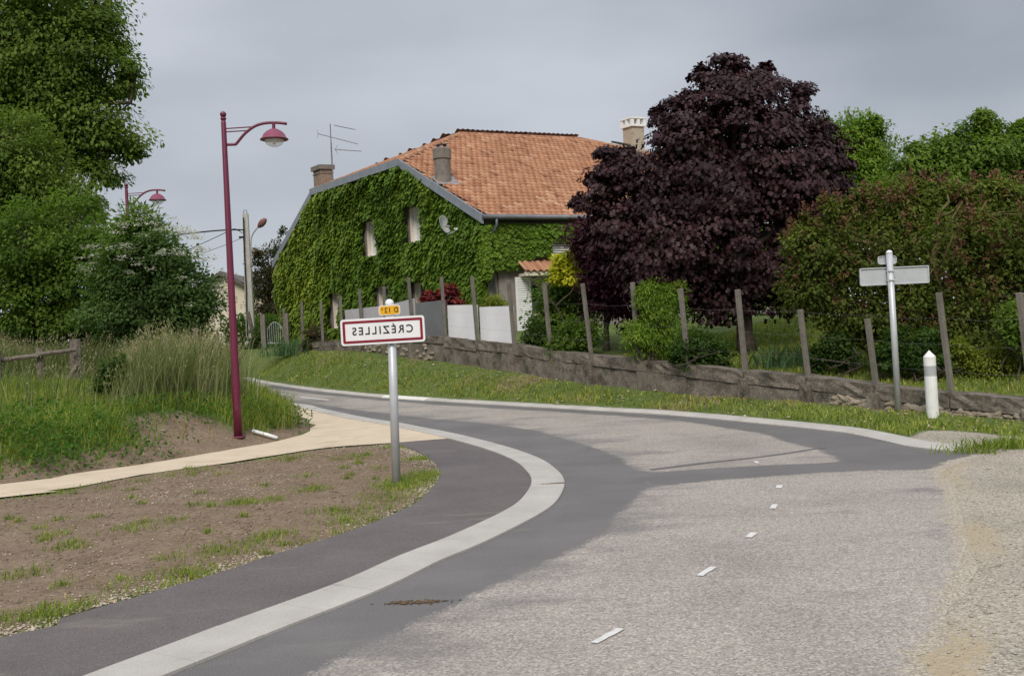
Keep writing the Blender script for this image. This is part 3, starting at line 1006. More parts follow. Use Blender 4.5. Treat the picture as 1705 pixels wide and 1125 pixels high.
# ------------------------------------------------------------------ the ivy-covered house
g2, l2 = np.array([-.5907, .8069, 0]), np.array([.9135, .4067, 0])          # along the gable, along the front
gn = np.array([g2[1], -g2[0], 0]) * -1                                       # outward from the gable
if gn @ l2 > 0: gn = -gn
fnorm = np.array([l2[1], -l2[0], 0])                                         # outward from the front
if fnorm @ g2 > 0: fnorm = -fnorm
UP = np.array([0, 0, 1.0])
EC = at(805, 360, 34)                                                        # eave corner
EZ, HZ, RZ, BASEZ = EC[2], 8.66, 10.62, 1.5
def hp(a, b, z):
    p = EC + g2 * a + l2 * b
    return np.array([p[0], p[1], z])
LEN = 15.7
A1, A2, AL, AR = 5.5, 13.4, 18.25, 9.4
B1, B2 = 4.9, 10.85
house = thing('house', hp(9, 7.8, BASEZ), 'large house with orange tiled roof and ivy-covered gable behind the fence', 'house')

# walls (inset under the roof edges), gable built with real window openings
IN, IG = .38, .28
def on_gable(px, py, off=0.0):
    d = ray(px, py)
    o = hp(0, IG, 0)
    s = (gn @ (o + gn * off - CAM)) / (gn @ d)
    p = CAM + d * s
    rel = p - EC
    M2 = np.array([[g2[0], l2[0]], [g2[1], l2[1]]])
    a, b = np.linalg.solve(M2, rel[:2])
    return a, p[2]
win = []
for (px, top, bot, w) in [(622, 368, 428, 1.25), (695, 344, 405, 1.2), (564, 488, 548, 1.2), (642, 476, 536, 1.2), (704, 470, 528, 1.2)]:
    a, zt = on_gable(px, top)
    _, zb = on_gable(px, bot)
    win.append((a - w / 2, a + w / 2, zb, zt))
def gw(a, z, off=0.0):                                    # point in the gable wall plane, off = outward
    p = EC + l2 * IG + g2 * a + gn * off
    return np.array([p[0], p[1], z])
a_cuts = sorted({IN, AL - IN, A1, A2} | {w[0] for w in win} | {w[1] for w in win})
def roof_under(a):
    return float(np.interp(a, [0, A1, A2, AL], [EZ, HZ, HZ, EZ])) - .12
mb = MB()
for a0, a1 in zip(a_cuts[:-1], a_cuts[1:]):
    holes = sorted([(w[2], w[3]) for w in win if w[0] <= a0 + 1e-6 and w[1] >= a1 - 1e-6])
    z0 = BASEZ - .5
    for (hb, ht) in holes + [(None, None)]:
        if hb is None:
            poly = [gw(a0, z0), gw(a1, z0), gw(a1, roof_under(a1)), gw(a0, roof_under(a0))]
        else:
            poly = [gw(a0, z0), gw(a1, z0), gw(a1, hb), gw(a0, hb)]
            z0 = ht
        mb.prism(poly, -gn * .42)
obj('gable_wall', mb, M_RENDER, house)

def fw(b, z, off=0.0):                                    # point in the front wall plane
    p = EC + g2 * IN + l2 * b + fnorm * off
    return np.array([p[0], p[1], z])
def on_front(px, py):
    d = ray(px, py)
    o = fw(0, 0)
    s = (fnorm @ (o - CAM)) / (fnorm @ d)
    p = CAM + d * s
    M2 = np.array([[g2[0], l2[0]], [g2[1], l2[1]]])
    return np.linalg.solve(M2, (p - EC)[:2])[1], p[2]
db0, dzt = on_front(882, 462)
db1, dzb = on_front(940, 548)
ub0, uzt = on_front(911, 402)
ub1, uzb = on_front(948, 430)
mb = MB()
fz = EZ - .15
for (b0, b1, z0, z1) in [(IG + .42, db0, BASEZ - .5, fz), (db0, db1, dzt, fz if ub0 > db1 else dzt + .001)]:
    pass
bc = sorted({IG + .42, LEN - IG, db0, db1, ub0, ub1})
for b0, b1 in zip(bc[:-1], bc[1:]):
    hs = []
    if db0 <= b0 + 1e-6 and db1 >= b1 - 1e-6: hs.append((BASEZ - .5, dzt))
    if ub0 <= b0 + 1e-6 and ub1 >= b1 - 1e-6: hs.append((uzb, uzt))
    z0 = BASEZ - .5
    for hb, ht in sorted(hs) + [(fz, None)]:
        if hb > z0 + .01:
            mb.prism([fw(b0, z0), fw(b1, z0), fw(b1, hb), fw(b0, hb)], -fnorm * .42)
        z0 = ht
obj('front_wall', mb, M_RENDER, house)
mb = MB()
p0, p1, p2, p3 = (EC + g2 * (AL - IN) + l2 * (IG + .43), EC + g2 * (AL - IN) + l2 * (LEN - IG), EC + g2 * (IN + .43) + l2 * (LEN - IG), None)
for a, b in ((p0, p1), (p1, p2)):
    d = unit(b - a); nn = np.array([-d[1], d[0], 0]) * .3
    zt = EZ - .15
    mb.prism([(a[0], a[1], BASEZ - .5), (b[0], b[1], BASEZ - .5), (b[0], b[1], zt), (a[0], a[1], zt)], nn)
obj('rear_wall', mb, M_RENDER, house)

# windows of the gable: pale reveals, white frame, curtain pane, sill
for wi, (a0, a1, zb, zt) in enumerate(win):
    ww, hh = a1 - a0, zt - zb
    mid = gw((a0 + a1) / 2, (zb + zt) / 2, -.20)
    ax = np.array([g2, gn, UP])
    fr = MB()
    for (da, dz, sa, sz) in [(-ww / 2 + .045, 0, .085, hh - .01), (ww / 2 - .045, 0, .085, hh - .01), (0, hh / 2 - .05, ww - .18, .085), (0, -hh / 2 + .05, ww - .18, .085), (0, 0, .07, hh - .19)]:
        fr.box(mid + g2 * da + UP * dz, (sa, .07, sz), axes=ax)
    w = obj('window', fr, M_PVC, house)
    for sgn in (-1, 1):
        pw = ww / 2 - .13
        obj('pane', MB().box(mid + g2 * sgn * (pw / 2 + .04) - gn * .02, (pw, .012, hh - .19), axes=ax), M_CURT if wi < 2 else M_PANE, w)
    rv = MB()
    for (da, dz, sa, sz) in [(-ww / 2 - .0, 0, .02, hh), (ww / 2 + .0, 0, .02, hh)]:
        rv.box(mid + gn * .12 + g2 * da + UP * dz, (sa, .165, sz), axes=ax)
    rv.box(mid + gn * .12 + UP * hh / 2, (ww - .03, .165, .02), axes=ax)
    obj('reveal', rv, M_REVEAL, w)
    obj('sill', MB().box(mid + gn * .19 - UP * (hh / 2 - .0), (ww - .04, .34, .06), axes=ax), M_PVC if wi < 2 else M_REVEAL, w)
# upper front window with white roller louvres
ax = np.array([l2, fnorm, UP])
mid = (fw(ub0, uzb, .12) + fw(ub1, uzt, .12)) / 2
uw = np.linalg.norm(fw(ub1, 0) - fw(ub0, 0)); uh = uzt - uzb
w = obj('window', MB().box(mid + UP * (uh / 2 - .04), (uw, .08, .08), axes=ax).box(mid - UP * (uh / 2 - .04), (uw, .08, .08), axes=ax)
        .box(mid + l2 * (uw / 2 - .04), (.08, .08, uh - .17), axes=ax).box(mid - l2 * (uw / 2 - .04), (.08, .08, uh - .17), axes=ax), M_PVC, house)
for k in range(5):
    z = -uh / 2 + .1 + (uh - .2) * (k + .5) / 5
    obj('slat', MB().box(mid + UP * z, (uw - .17, .03, (uh - .2) / 5 - .035), axes=ax), M_PVC, w)
obj('backing', MB().box(mid - fnorm * .05, (uw - .02, .02, uh - .02), axes=ax), M_DARK, w)
# front door: dark glazed door, open white louvred shutter, small tiled canopy
dm = (fw(db0, dzb, -.3) + fw(db1, dzt, -.3)) / 2
dw = np.linalg.norm(fw(db1, 0) - fw(db0, 0)); dh = dzt - (BASEZ - .5)
dcz = (dzt + BASEZ - .5) / 2
dm[2] = dcz
door = obj('door', MB().box(dm, (dw, .06, dh), axes=ax), M_CREAM, house)
obj('pane', MB().box(dm - l2 * dw * .22 + UP * (dh / 2 - .75) + fnorm * .03, (dw * .3, .03, 1.0), axes=ax), M_PANE, door)
sb, szt = on_front(868, 462)
_, szb = on_front(868, 552)
sh0 = fw(db0, (szt + szb) / 2, .05) - l2 * .05 + fnorm * .10
sax = np.array([unit(l2 * .92 - fnorm * .10), unit(fnorm * .92 + l2 * .1), UP])
shw = .62
smid = sh0 - sax[0] * shw / 2
shut = obj('shutter', MB().box(smid - sax[0] * (shw / 2 - .04), (.08, .045, szt - szb), axes=sax).box(smid + sax[0] * (shw / 2 - .04), (.08, .045, szt - szb), axes=sax)
           .box(smid + UP * ((szt - szb) / 2 - .05), (shw - .16, .045, .1), axes=sax).box(smid - UP * ((szt - szb) / 2 - .05), (shw - .16, .045, .1), axes=sax), M_PVC, house)
ns = 22
for k in range(ns):
    z = -(szt - szb) / 2 + .1 + (szt - szb - .2) * (k + .5) / ns
    obj('slat', MB().box(smid + UP * z, (shw - .165, .03, (szt - szb - .2) / ns - .014), axes=np.array([sax[0], unit(sax[1] + UP * .35), unit(UP - sax[1] * .35)])), M_PVC, shut)
cb0, cz1 = on_front(858, 436)
cb1, _ = on_front(952, 440)
_, cz0 = on_front(900, 449)
can = MB()
n = 9
cb = np.linspace(cb0, cb1, n * 4 + 1)
for s in (0, 1):
    V = []
    for (o_, z_) in ((.02, cz1 + .10), (.85, cz0 - .08)):
        for k, b_ in enumerate(cb):
            wv = .035 * math.sin(k / 4 * 2 * math.pi)
            V.append(fw(b_, z_ + wv - .03 * s, o_))
    kk = len(cb)
    can.add(V, [(i, i + 1, kk + i + 1, kk + i) for i in range(kk - 1)])
canopy = obj('canopy', can, M_TILE, house, attrs={'tint': np.clip(rng.normal(.45, .3, can.n), 0, 1)})
obj('canopy_beam', MB().box((fw(cb0, cz0 - .19, .75) + fw(cb1, cz0 - .19, .75)) / 2, (np.linalg.norm(fw(cb1, 0) - fw(cb0, 0)), .1, .14), axes=ax)
    .box(fw(cb0 + .1, cz0 - .2, .38), (.08, .74, .1), axes=ax).box(fw(cb1 - .1, cz0 - .2, .38), (.08, .74, .1), axes=ax), M_CREAM, canopy)

# roof: two slopes, two half hips; every tile modelled, joined per slope
def tile_plane(name, poly3, u, v, parent):
    """poly3 planar polygon, u along the eave, v up the slope"""
    poly3 = np.array(poly3)
    o = poly3[0]
    nrm = unit(np.cross(u, v))
    if nrm[2] < 0: nrm = -nrm
    P2 = np.stack([(poly3 - o) @ u, (poly3 - o) @ v], 1)
    tw, tl = .235, .34
    lo, hi = P2.min(0), P2.max(0)
    U = np.arange(lo[0], hi[0] + tw, tw); Vv = np.arange(lo[1], hi[1] + tl, tl)
    cu, cv = np.meshgrid(U, Vv)
    sh = (np.arange(len(Vv)) % 2)[:, None] * tw * .5
    cen = np.stack([(cu + sh).ravel(), cv.ravel()], 1)
    cen = cen[inside(cen + np.array([0, tl * .8]), P2) & inside(cen + np.array([tw * .45, tl * .5]), P2) & inside(cen + np.array([-tw * .45, tl * .5]), P2)]
    m = len(cen)
    # cross section: a roll and a flat pan
    prof = [(-.5, .010), (-.30, .040), (-.10, .040), (.06, .006), (.30, .0), (.5, .010)]
    k = len(prof)
    lift = rng.normal(0, .004, m)
    V3 = np.zeros((m, 3 * k, 3))
    for r_, (dv, dn) in enumerate(((-.05, .0), (-.05, .085), (tl + .02, .012))):
        for j, (pu, pn) in enumerate(prof):
            V3[:, r_ * k + j] = o + (cen[:, 0:1] + pu * tw) * u + (cen[:, 1:2] + dv) * v + (dn + (pn if r_ else pn * .3) + lift)[:, None] * nrm
    f = [(r_ * k + j, r_ * k + j + 1, (r_ + 1) * k + j + 1, (r_ + 1) * k + j) for r_ in (0, 1) for j in range(k - 1)]
    F = (np.arange(m) * 3 * k)[:, None, None] + np.array(f)[None]
    t = np.clip(rng.normal(.48, .19, m), 0, 1)
    return fast_mesh(name, V3.reshape(-1, 3), F.reshape(-1, 4), M_TILE, parent, np.repeat(t, 3 * k), 'stuff')
Rz0, Rz1 = hp(AR, B1, RZ), hp(AR, B2, RZ)
planes = {
    'front': ([hp(0, 0, EZ), hp(0, LEN, EZ), hp(A1, LEN, HZ), Rz1, Rz0, hp(A1, 0, HZ)], l2),
    'back': ([hp(AL, 0, EZ), hp(AL, LEN, EZ), hp(A2, LEN, HZ), Rz1, Rz0, hp(A2, 0, HZ)], l2),
    'hip': ([hp(A1, 0, HZ), hp(A2, 0, HZ), Rz0], g2),
    'hip2': ([hp(A1, LEN, HZ), hp(A2, LEN, HZ), Rz1], g2)}
deck = MB()
roofs = []
for key, (pl, u) in planes.items():
    pl = np.array(pl)
    deck.prism(pl - UP * .02, -UP * .10)
roof = obj('roof', deck, M_BROWNROOF, house)
for key, (pl, u) in planes.items():
    pl = np.array(pl)
    n_ = unit(np.cross(u, pl[-1] - pl[0]))
    v = unit(np.cross(n_, u))
    if v[2] < 0: v = -v
    tile_plane('roof_tiles', pl, u, v, roof)
def ridge_line(a, b, name='ridge_tiles'):
    mb = MB()
    L = np.linalg.norm(b - a); m = int(L / .36)
    tt = []
    d = unit(b - a)
    for k in range(m):
        p, q = a + (b - a) * k / m, a + (b - a) * (k + 1) / m + d * .03
        mb.tube([p - UP * .0, q - UP * .0], [.135, .14], 8)
        tt += [random.uniform(.15, .8)] * 16
    o = obj(name, mb, M_TILE, roof, smooth=True, attrs={'tint': tt})
    o['kind'] = 'stuff'
ridge_line(Rz0, Rz1)
for a in (hp(A1, 0, HZ), hp(A2, 0, HZ)): ridge_line(a, Rz0)
for a in (hp(A1, LEN, HZ), hp(A2, LEN, HZ)): ridge_line(a, Rz1)
# zinc verge boards and hip gutter, front gutter with downpipe
def board(a, b, drop, th, name, mat, out):
    a, b = np.array(a), np.array(b)
    return obj(name, MB().prism([a + UP * .07, b + UP * .07, b - UP * drop, a - UP * drop], out * th), mat, roof)
board(hp(0, 0, EZ), hp(A1, 0, HZ), .26, .07, 'verge_board', M_ZINC, gn)
board(hp(A2, 0, HZ), hp(AL, 0, EZ), .26, .07, 'verge_board', M_ZINC, gn)
board(hp(A1, 0, HZ) , hp(A2, 0, HZ), .22, .16, 'hip_gutter', M_ZINC, gn)
gut = MB()
gut.tube([hp(0, -.05, EZ - .02) + fnorm * .08, hp(0, LEN, EZ - .02) + fnorm * .08], .085, 10)
obj('gutter', gut, M_ZINCD, roof, smooth=True)
sof = MB().prism([hp(0, 0, EZ - .13), hp(0, LEN, EZ - .13), hp(IN + .1, LEN, EZ - .10), hp(IN + .1, 0, EZ - .10)], UP * .02)
obj('soffit', sof, M_BROWNROOF, roof)
dp = hp(0, .45, EZ - .05) + fnorm * .08
obj('downpipe', MB().tube([dp, dp - UP * .25, fw(.45, EZ - .6, .16), fw(.45, BASEZ, .16)], .045, 8), M_ZINCD, house, smooth=True)

def plane_z(a, b):                                        # roof height
    return float(min(EZ + (RZ - EZ) * a / AR, EZ + (RZ - EZ) * (AL - a) / (AL - AR), HZ + (RZ - HZ) * b / B1, HZ + (RZ - HZ) * (LEN - b) / (LEN - B2)))
def pt_on_front_slope(px, py):
    n_ = np.cross(l2, hp(A1, 0, HZ) - hp(0, 0, EZ))
    d = ray(px, py)
    s = n_ @ (hp(0, 0, EZ) - CAM) / (n_ @ d)
    p = CAM + d * s
    return np.linalg.solve(np.array([[g2[0], l2[0]], [g2[1], l2[1]]]), (p - EC)[:2])
# round rendered chimney on the front slope
a, b = pt_on_front_slope(738, 303)
ch = hp(a, b, plane_z(a, b))
zt = (at(735, 247, ch[1]))[2]
hgt = zt - ch[2]
cm = MB().lathe([(.30, -.35), (.30, hgt - .45), (.29, hgt - .43)], ch, 20)
chim = obj('chimney', cm, M_CHIM, roof, smooth=False)
obj('chimney_head', MB().lathe([(.27, hgt - .44), (.34, hgt - .40), (.34, hgt - .05), (.30, hgt), (.10, hgt + .02)], ch, 20), M_CHIM, chim)
obj('flue_cap', MB().box(ch + UP * (hgt + .14), (.42, .30, .02), axes=np.array([unit(l2 + UP * .1), g2, unit(UP - l2 * .1)])).box(ch + UP * (hgt + .07) - l2 * .13, (.03, .2, .14), axes=np.array([l2, g2, UP])).box(ch + UP * (hgt + .07) + l2 * .13, (.03, .2, .14), axes=np.array([l2, g2, UP])), M_ZINCD, chim)
fl = MB()
nf = unit(np.cross(l2, hp(A1, 0, HZ) - hp(0, 0, EZ))); nf = nf if nf[2] > 0 else -nf
vf = unit(np.cross(nf, l2)); vf = vf if vf[2] > 0 else -vf
obj('flashing', fl.box(ch + nf * .09 + l2 * .08, (.92, .92, .03), axes=np.array([l2, vf, nf])), M_ZINC, chim)
# brick chimney at the left end of the gable
def gable_chim(px, pytop, w, name, mat, bb=.45):
    a, z = on_gable(px, pytop, 0)
    a = a
    pz = plane_z(a, bb)
    p = hp(a, bb, pz)
    zt = at(px, pytop, p[1])[2]
    axs = np.array([g2, l2, UP])
    hh = zt - pz
    o = obj(name, MB().box(p + UP * (hh / 2 - .3), (w, w * .75, hh + .2), axes=axs), mat, roof)
    obj('chimney_head', MB().box(p + UP * (hh - .36), (w + .05, w * .75 + .05, .06), axes=axs).box(p + UP * (hh - .10), (w + .16, w * .75 + .16, .20), axes=axs), M_CHIM, o)
    return p, zt
cp, ctz = gable_chim(531, 277, .74, 'chimney', M_BRICK)
# pale chimney with pillared cap at the right end
p = at(1055, 225, 45.2)
bz = 8.9; zt = at(1055, 213, 45.2)[2]
axs = np.array([l2, g2, UP])
c3 = obj('chimney', MB().box((p[0], p[1], (bz + zt) / 2), (.62, .62, zt - bz), axes=axs), surf('pale_chimney', (.34, .29, .22), (.44, .39, .31), 4, .9, .5, 20, dirt=((.2, .16, .12), 4, .56)), roof)
hd = MB().box((p[0], p[1], zt + .05), (.78, .78, .1), axes=axs).box((p[0], p[1], zt + .385), (.80, .80, .07), axes=axs)
for i in (-1, 0, 1):
    for j in (-1, 0, 1):
        if i or j: hd.box(np.array([p[0], p[1], zt + .225]) + l2 * i * .31 + g2 * j * .31, (.13, .13, .25), axes=axs)
obj('chimney_head', hd, M_PVC, c3)
# aerial on a mast strapped to the brick chimney
mb_ = cp + g2 * -.62 + l2 * .0
ap = at(554, 296, cp[1] - .3)
an = thing('television_aerial', ap, 'television aerial mast with three booms strapped to the brick chimney', 'aerial')
tz = at(558, 206, ap[1])
obj('mast', MB().tube([ap - UP * .45, ap + UP * 1.6], .032, 8).tube([ap + UP * 1.6, np.array([ap[0], ap[1], tz[2]])], .022, 8), M_ANT, an)
def boom(p0, p1, nel, el, vertical=False):
    P0, P1 = at(p0[0], p0[1], ap[1] + .02), at(p1[0], p1[1], ap[1] + .02)
    mb = MB().tube([P0, P1], .016, 6)
    d = unit(P1 - P0)
    side = np.array([.25, .95, 0.0]) if not vertical else UP
    for k in range(nel):
        c = P0 + (P1 - P0) * (k + .3) / nel
        mb.tube([c - side * el * (1 - .03 * k) / 2, c + side * el * (1 - .03 * k) / 2], .007, 5)
    return mb, P0, P1
m1, _, _ = boom((557, 209), (592, 216), 9, .35)
obj('boom', m1, M_ANT, an)
m2, P0, P1 = boom((530, 223), (596, 240), 12, .42)
for dz in (-.18, .18): m2.tube([P0, P0 + UP * dz - unit(P1 - P0) * .05], .009, 5)
obj('boom', m2, M_ANT, an)
m3, P0, P1 = boom((558, 249), (602, 252), 11, .28)
for dz in (-.2, .2): m3.tube([P0, P0 + UP * dz + unit(P1 - P0) * .12], .009, 5)
obj('boom', m3, M_ANT, an)
obj('strap', MB().tube([ap + UP * .12, ap + UP * .12 + g2 * .55 + l2 * .1], .014, 6), M_ANT, an)
# satellite dish on the gable
a, z = on_gable(740, 374, .45)
dc = gw(a, z, .5)
dish = thing('satellite_dish', gw(a, z - .3, .05), 'grey satellite dish fixed to the ivy near the gable corner', 'satellite dish')
dn = unit(np.array([.84, -.55, .26]))
da = unit(np.cross(dn, UP)); dbv = np.cross(da, dn)
mbd = MB()
rings = [(0, -.07), (.12, -.06), (.24, -.025), (.33, .015), (.34, .015), (.24, -.04), (.12, -.075), (0.01, -.085)]
K = 24
V = [dc + r * (da * math.cos(2 * math.pi * j / K) * .9 + dbv * math.sin(2 * math.pi * j / K)) + dn * h for r, h in rings for j in range(K)]
mbd.add(V, [(i * K + j, i * K + (j + 1) % K, (i + 1) * K + (j + 1) % K, (i + 1) * K + j) for i in range(len(rings) - 1) for j in range(K)])
obj('reflector', mbd, M_DISH, dish, smooth=True)
obj('arm', MB().tube([dc - dbv * .40, dc - dbv * .38 + dn * .45], .014, 6).tube([dc - dn * .1, gw(a, z - .1, .05)], .03, 6), M_DISH, dish)
obj('receiver', MB().box(dc - dbv * .34 + dn * .46, (.10, .08, .08)).tube([dc - dbv * .36 + dn * .42, dc - dbv * .30 + dn * .36], .035, 8), M_PVC, dish)

# ------------------------------------------------------------------ ivy: leaves over the gable, the corner and the upper front
n = 78000
aa = rng.random(n) * (AL - 2 * IN + .2) + IN - .1
zz = rng.random(n) * (HZ - BASEZ + .4) + BASEZ - .4
ok = zz < np.interp(aa, [0, A1, A2, AL], [EZ, HZ, HZ, EZ]) - .12 - .12 * rng.random(n)
for (a0, a1, zb, zt) in win:
    mrg = -.06
    ok &= ~((aa > a0 + mrg) & (aa < a1 - mrg) & (zz > zb + .05) & (zz < zt + .10))
bare = (aa < 0) 
aa, zz = aa[ok & ~bare], zz[ok & ~bare]
n = len(aa)
q = np.stack([aa, zz], 1)
bulge = .06 + .30 * vnoise(q, 1.0) ** 1.5 + .16 * vnoise(q + 9, 2.6) + .08 * vnoise(q + 5, 6.0)
crest = np.exp(-((zz - (HZ - .5)) / .5) ** 2) * ((aa > 5.5) & (aa < 13)) * .28 * vnoise(q + 3, 1.6)
offv = (bulge + crest) * (.35 + .65 * rng.random(n) ** .5)
Pg = (EC + l2 * IG)[None] + aa[:, None] * g2 + offv[:, None] * gn
Pg[:, 2] = zz
Tg = np.clip(.18 + .50 * ss(7, 17, aa) + .36 * (vnoise(q + 50, .7) - .5) + .2 * (vnoise(q + 70, 2.5) - .5) + rng.normal(0, .15, n), 0, 1)
Dg = unit(-UP * .8 + gn * .45 + rdir(n) * .45)
Ng = unit(gn + UP * .55 + rdir(n) * .40)
# front
m = 30000
bb = rng.random(m) * (LEN - IG) + IG
fzv = rng.random(m) * (EZ - BASEZ) + BASEZ
low = np.interp(bb, [0, .1, .35, .8, 1.3, 2.2, 3.2, 4.5, 6, LEN], [BASEZ, 3.0, 4.15, 4.3, 4.25, 4.3, 4.5, 4.4, 4.0, 3.7]) + .5 * (vnoise(np.stack([bb, bb * 0], 1), 1.7) - .5)
okf = (fzv < EZ - .2) & (fzv > low)
okf &= ~((bb > ub0) & (bb < ub1) & (fzv > uzb) & (fzv < uzt))
bb, fzv = bb[okf], fzv[okf]
m = len(bb)
q2 = np.stack([bb + 40, fzv], 1)
offf = (.10 + .22 * vnoise(q2, 1.3) + .10 * vnoise(q2, 3.3)) * (.35 + .65 * rng.random(m) ** .5)
Pf = (EC + g2 * IN)[None] + bb[:, None] * l2 + offf[:, None] * fnorm
Pf[:, 2] = fzv
Df = unit(-UP * .8 + fnorm * .45 + rdir(m) * .45)
Nf = unit(fnorm + UP * .55 + rdir(m) * .40)
Tf = np.clip(.22 + .2 * (vnoise(q2, .9) - .5) + rng.normal(0, .13, m), 0, 1)
# rounded corner
k = 6000
zc = rng.random(k) * (EZ - .3 - BASEZ) + BASEZ
th = rng.random(k) * np.where(zc > 3.7, 1.0, .3)
dirc = unit(gn * (1 - th)[:, None] + fnorm * th[:, None])
Pc = (EC + g2 * IN + l2 * IG)[None] + dirc * (.08 + .3 * rng.random(k))[:, None]
Pc[:, 2] = zc
Dc = unit(-UP * .8 + dirc * .5 + rdir(k) * .45)
Nc = unit(dirc + UP * .5 + rdir(k) * .4)
Tc = np.clip(rng.normal(.3, .15, k), 0, 1)
Pa, Da, Na = np.vstack([Pg, Pf, Pc]), np.vstack([Dg, Df, Dc]), np.vstack([Ng, Nf, Nc])
ivy = leaves('ivy', Pa, Da, Na, .12 + .08 * rng.random(len(Pa)), np.concatenate([Tg, Tf, Tc]), L_IVY, None, LEAF_IVY)
tag(ivy, 'dense green ivy covering the gable and upper front of the house', 'ivy')

# ------------------------------------------------------------------ garden wall, bay by bay, and the fence on it
def fp(t, z, off=0.0):                                    # point on the fence line, off = towards the road
    p = FA + FD * t + FN * off
    return np.array([p[0], p[1], z])
post_px = [(2075, 462, 2100, 716), (1868, 474, 1889, 690), (1697, 487, 1712, 664), (1563, 487, 1579, 652), (1444, 530, 1454, 640), (1332, 515, 1342, 626), (1228, 482, 1238, 616), (1133, 480, 1143, 606),
           (1053, 470, 1061, 597), (970, 472, 983, 590), (906, 470, 916, 583), (847, 467, 856, 573), (786, 461, 795, 567), (735, 461, 742, 561),
           (680, 462, 688, 558), (639, 477, 643, 559), (598, 481, 604, 563), (566, 492, 570, 566), (534, 502, 538, 570), (502, 503, 505, 571), (472, 513, 475, 573)]
post_t = [fence_t(p[2]) for p in post_px]
FD3, FN3 = np.array([FD[0], FD[1], 0]), np.array([FN[0], FN[1], 0])
gwall = thing('garden_wall', fp(12, wall_bot(12)), 'low stained concrete garden wall under the row of fence posts', 'wall')
bays = [post_t[0] - 3.0, post_t[0] - 1.5] + post_t
def slab(t0, t1, zt0, zt1, zb0, zb1, face, back, nseg=6, rough=.005):
    """a concrete slab with an uneven face"""
    mb = MB()
    ts = np.linspace(t0, t1, nseg + 1)
    rows = 4
    V = []
    for k, t in enumerate(ts):
        u = k / nseg
        zt, zb = zt0 + (zt1 - zt0) * u, zb0 + (zb1 - zb0) * u
        for r in range(rows):
            z = zb + (zt - zb) * r / (rows - 1)
            jt = rng.normal() * rough
            V.append(fp(t, z + (jt * .8 if r == rows - 1 else 0), face + jt))
        V.append(fp(t, zt + rng.normal() * rough * .6, back))
        V.append(fp(t, zb, back))
    k = rows + 2
    F = [(i * k + j, (i + 1) * k + j, (i + 1) * k + (j + 1) % k, i * k + (j + 1) % k) for i in range(nseg) for j in range(k)]
    F += [tuple(range(k)), tuple(nseg * k + j for j in range(k))[::-1]]
    return mb.add(V, F)
for t0, t1 in zip(bays[:-1], bays[1:]):
    a0, a1 = wall_top(t0), wall_top(t1)
    b0, b1 = wall_bot(t0) - .25, wall_bot(t1) - .25
    hh = (.24 if t0 < 14 else .19) + rng.normal() * .02
    j0, j1 = rng.normal(0, .012, 2)
    obj('coping_slab', slab(t0 + .012, t1 - .012, a0 + j0, a1 + j1, a0 - hh, a1 - hh, .075, -.34, 8, .008), M_CONC, gwall)
    if a0 - hh - b0 > .05:
        obj('wall_panel', slab(t0 + .008, t1 - .008, a0 - hh - .012, a1 - hh - .012, b0, b1, .055 + rng.normal(0, .012), -.335, 8, .007), M_CONC, gwall)
for t in post_t[1:]:
    z1, z0 = wall_top(t) - .05, wall_bot(t) - .2
    if rng.random() < .65 and z1 - z0 > .3:
        obj('buttress', slab(t - .10, t + .10, z1 - .08, z1 - .08, z0, z0, .135, .02, 3, .012), M_CONC, gwall)
# rubble stones showing where the render has gone
def stone_mesh(name):
    me = bpy.data.meshes.new(name)
    V, F = [], []
    for i in range(5):
        th = math.pi * i / 4
        for j in range(7):
            ph = 2 * math.pi * j / 7
            k = 1 + rng.normal() * .13
            V.append((k * math.sin(th) * math.cos(ph), k * math.sin(th) * math.sin(ph), k * math.cos(th)))
    F = [(i * 7 + j, i * 7 + (j + 1) % 7, (i + 1) * 7 + (j + 1) % 7, (i + 1) * 7 + j) for i in range(4) for j in range(7)]
    me.from_pydata(V, [], F)
    me.materials.append(M_STONE)
    return me
STM = [stone_mesh('stone') for _ in range(6)]
def put_stone(p, s, parent=None, rz=0):
    o = bpy.data.objects.new('stone', STM[rng.integers(6)])
    C.objects.link(o)
    o.location = tuple(np.array(p) - (origin_of(parent) if parent else 0))
    o.scale = tuple(s)
    o.rotation_euler = (rng.normal() * .3, rng.normal() * .3, rz)
    if parent: o.parent = parent
    return o
frz = math.atan2(FD[1], FD[0])
for (pa, pb, ya, yb, n_) in [(600, 722, 572, 596, 46), (1385, 1456, 650, 668, 26), (1460, 1700, 668, 690, 40)]:
    for _ in range(n_):
        px = rng.uniform(pa, pb)
        t = fence_t(px)
        zlo, zhi = wall_bot(t) - .02, wall_top(t) - .26
        if zhi <= zlo: zhi = zlo + .08
        put_stone(fp(t, rng.uniform(zlo, zhi), .045 + .03 * rng.random()), (.06 + .10 * rng.random(), .05, .03 + .035 * rng.random()), gwall, frz)
fence = thing('garden_fence', fp(12, wall_top(12)), 'row of leaning concrete posts with wires on top of the garden wall', 'fence')
for i, (tx, ty, bx, by) in enumerate(post_px):
    t = post_t[i]
    z0 = wall_top(t) - .05
    Y = (FA + FD * t)[1]
    tp = at(tx, ty, Y)
    dx = (tp - fp(t, 0))[:2] @ FD[:2] * 0 + (tp[0] - fp(t, 0)[0])
    hgt = tp[2] - z0
    base = fp(t, z0)
    top = np.array([base[0] + dx, base[1], tp[2]])
    up = unit(top - base)
    x_ = unit(np.cross(FN3, up)); y_ = np.cross(up, x_)
    ln = np.linalg.norm(top - base)
    o = obj('post', MB().box(base + up * ln / 2, (.080 + .005 * rng.normal(), .078, ln), axes=np.array([x_, y_, up])), M_CONC2, fence, bevel=.008)
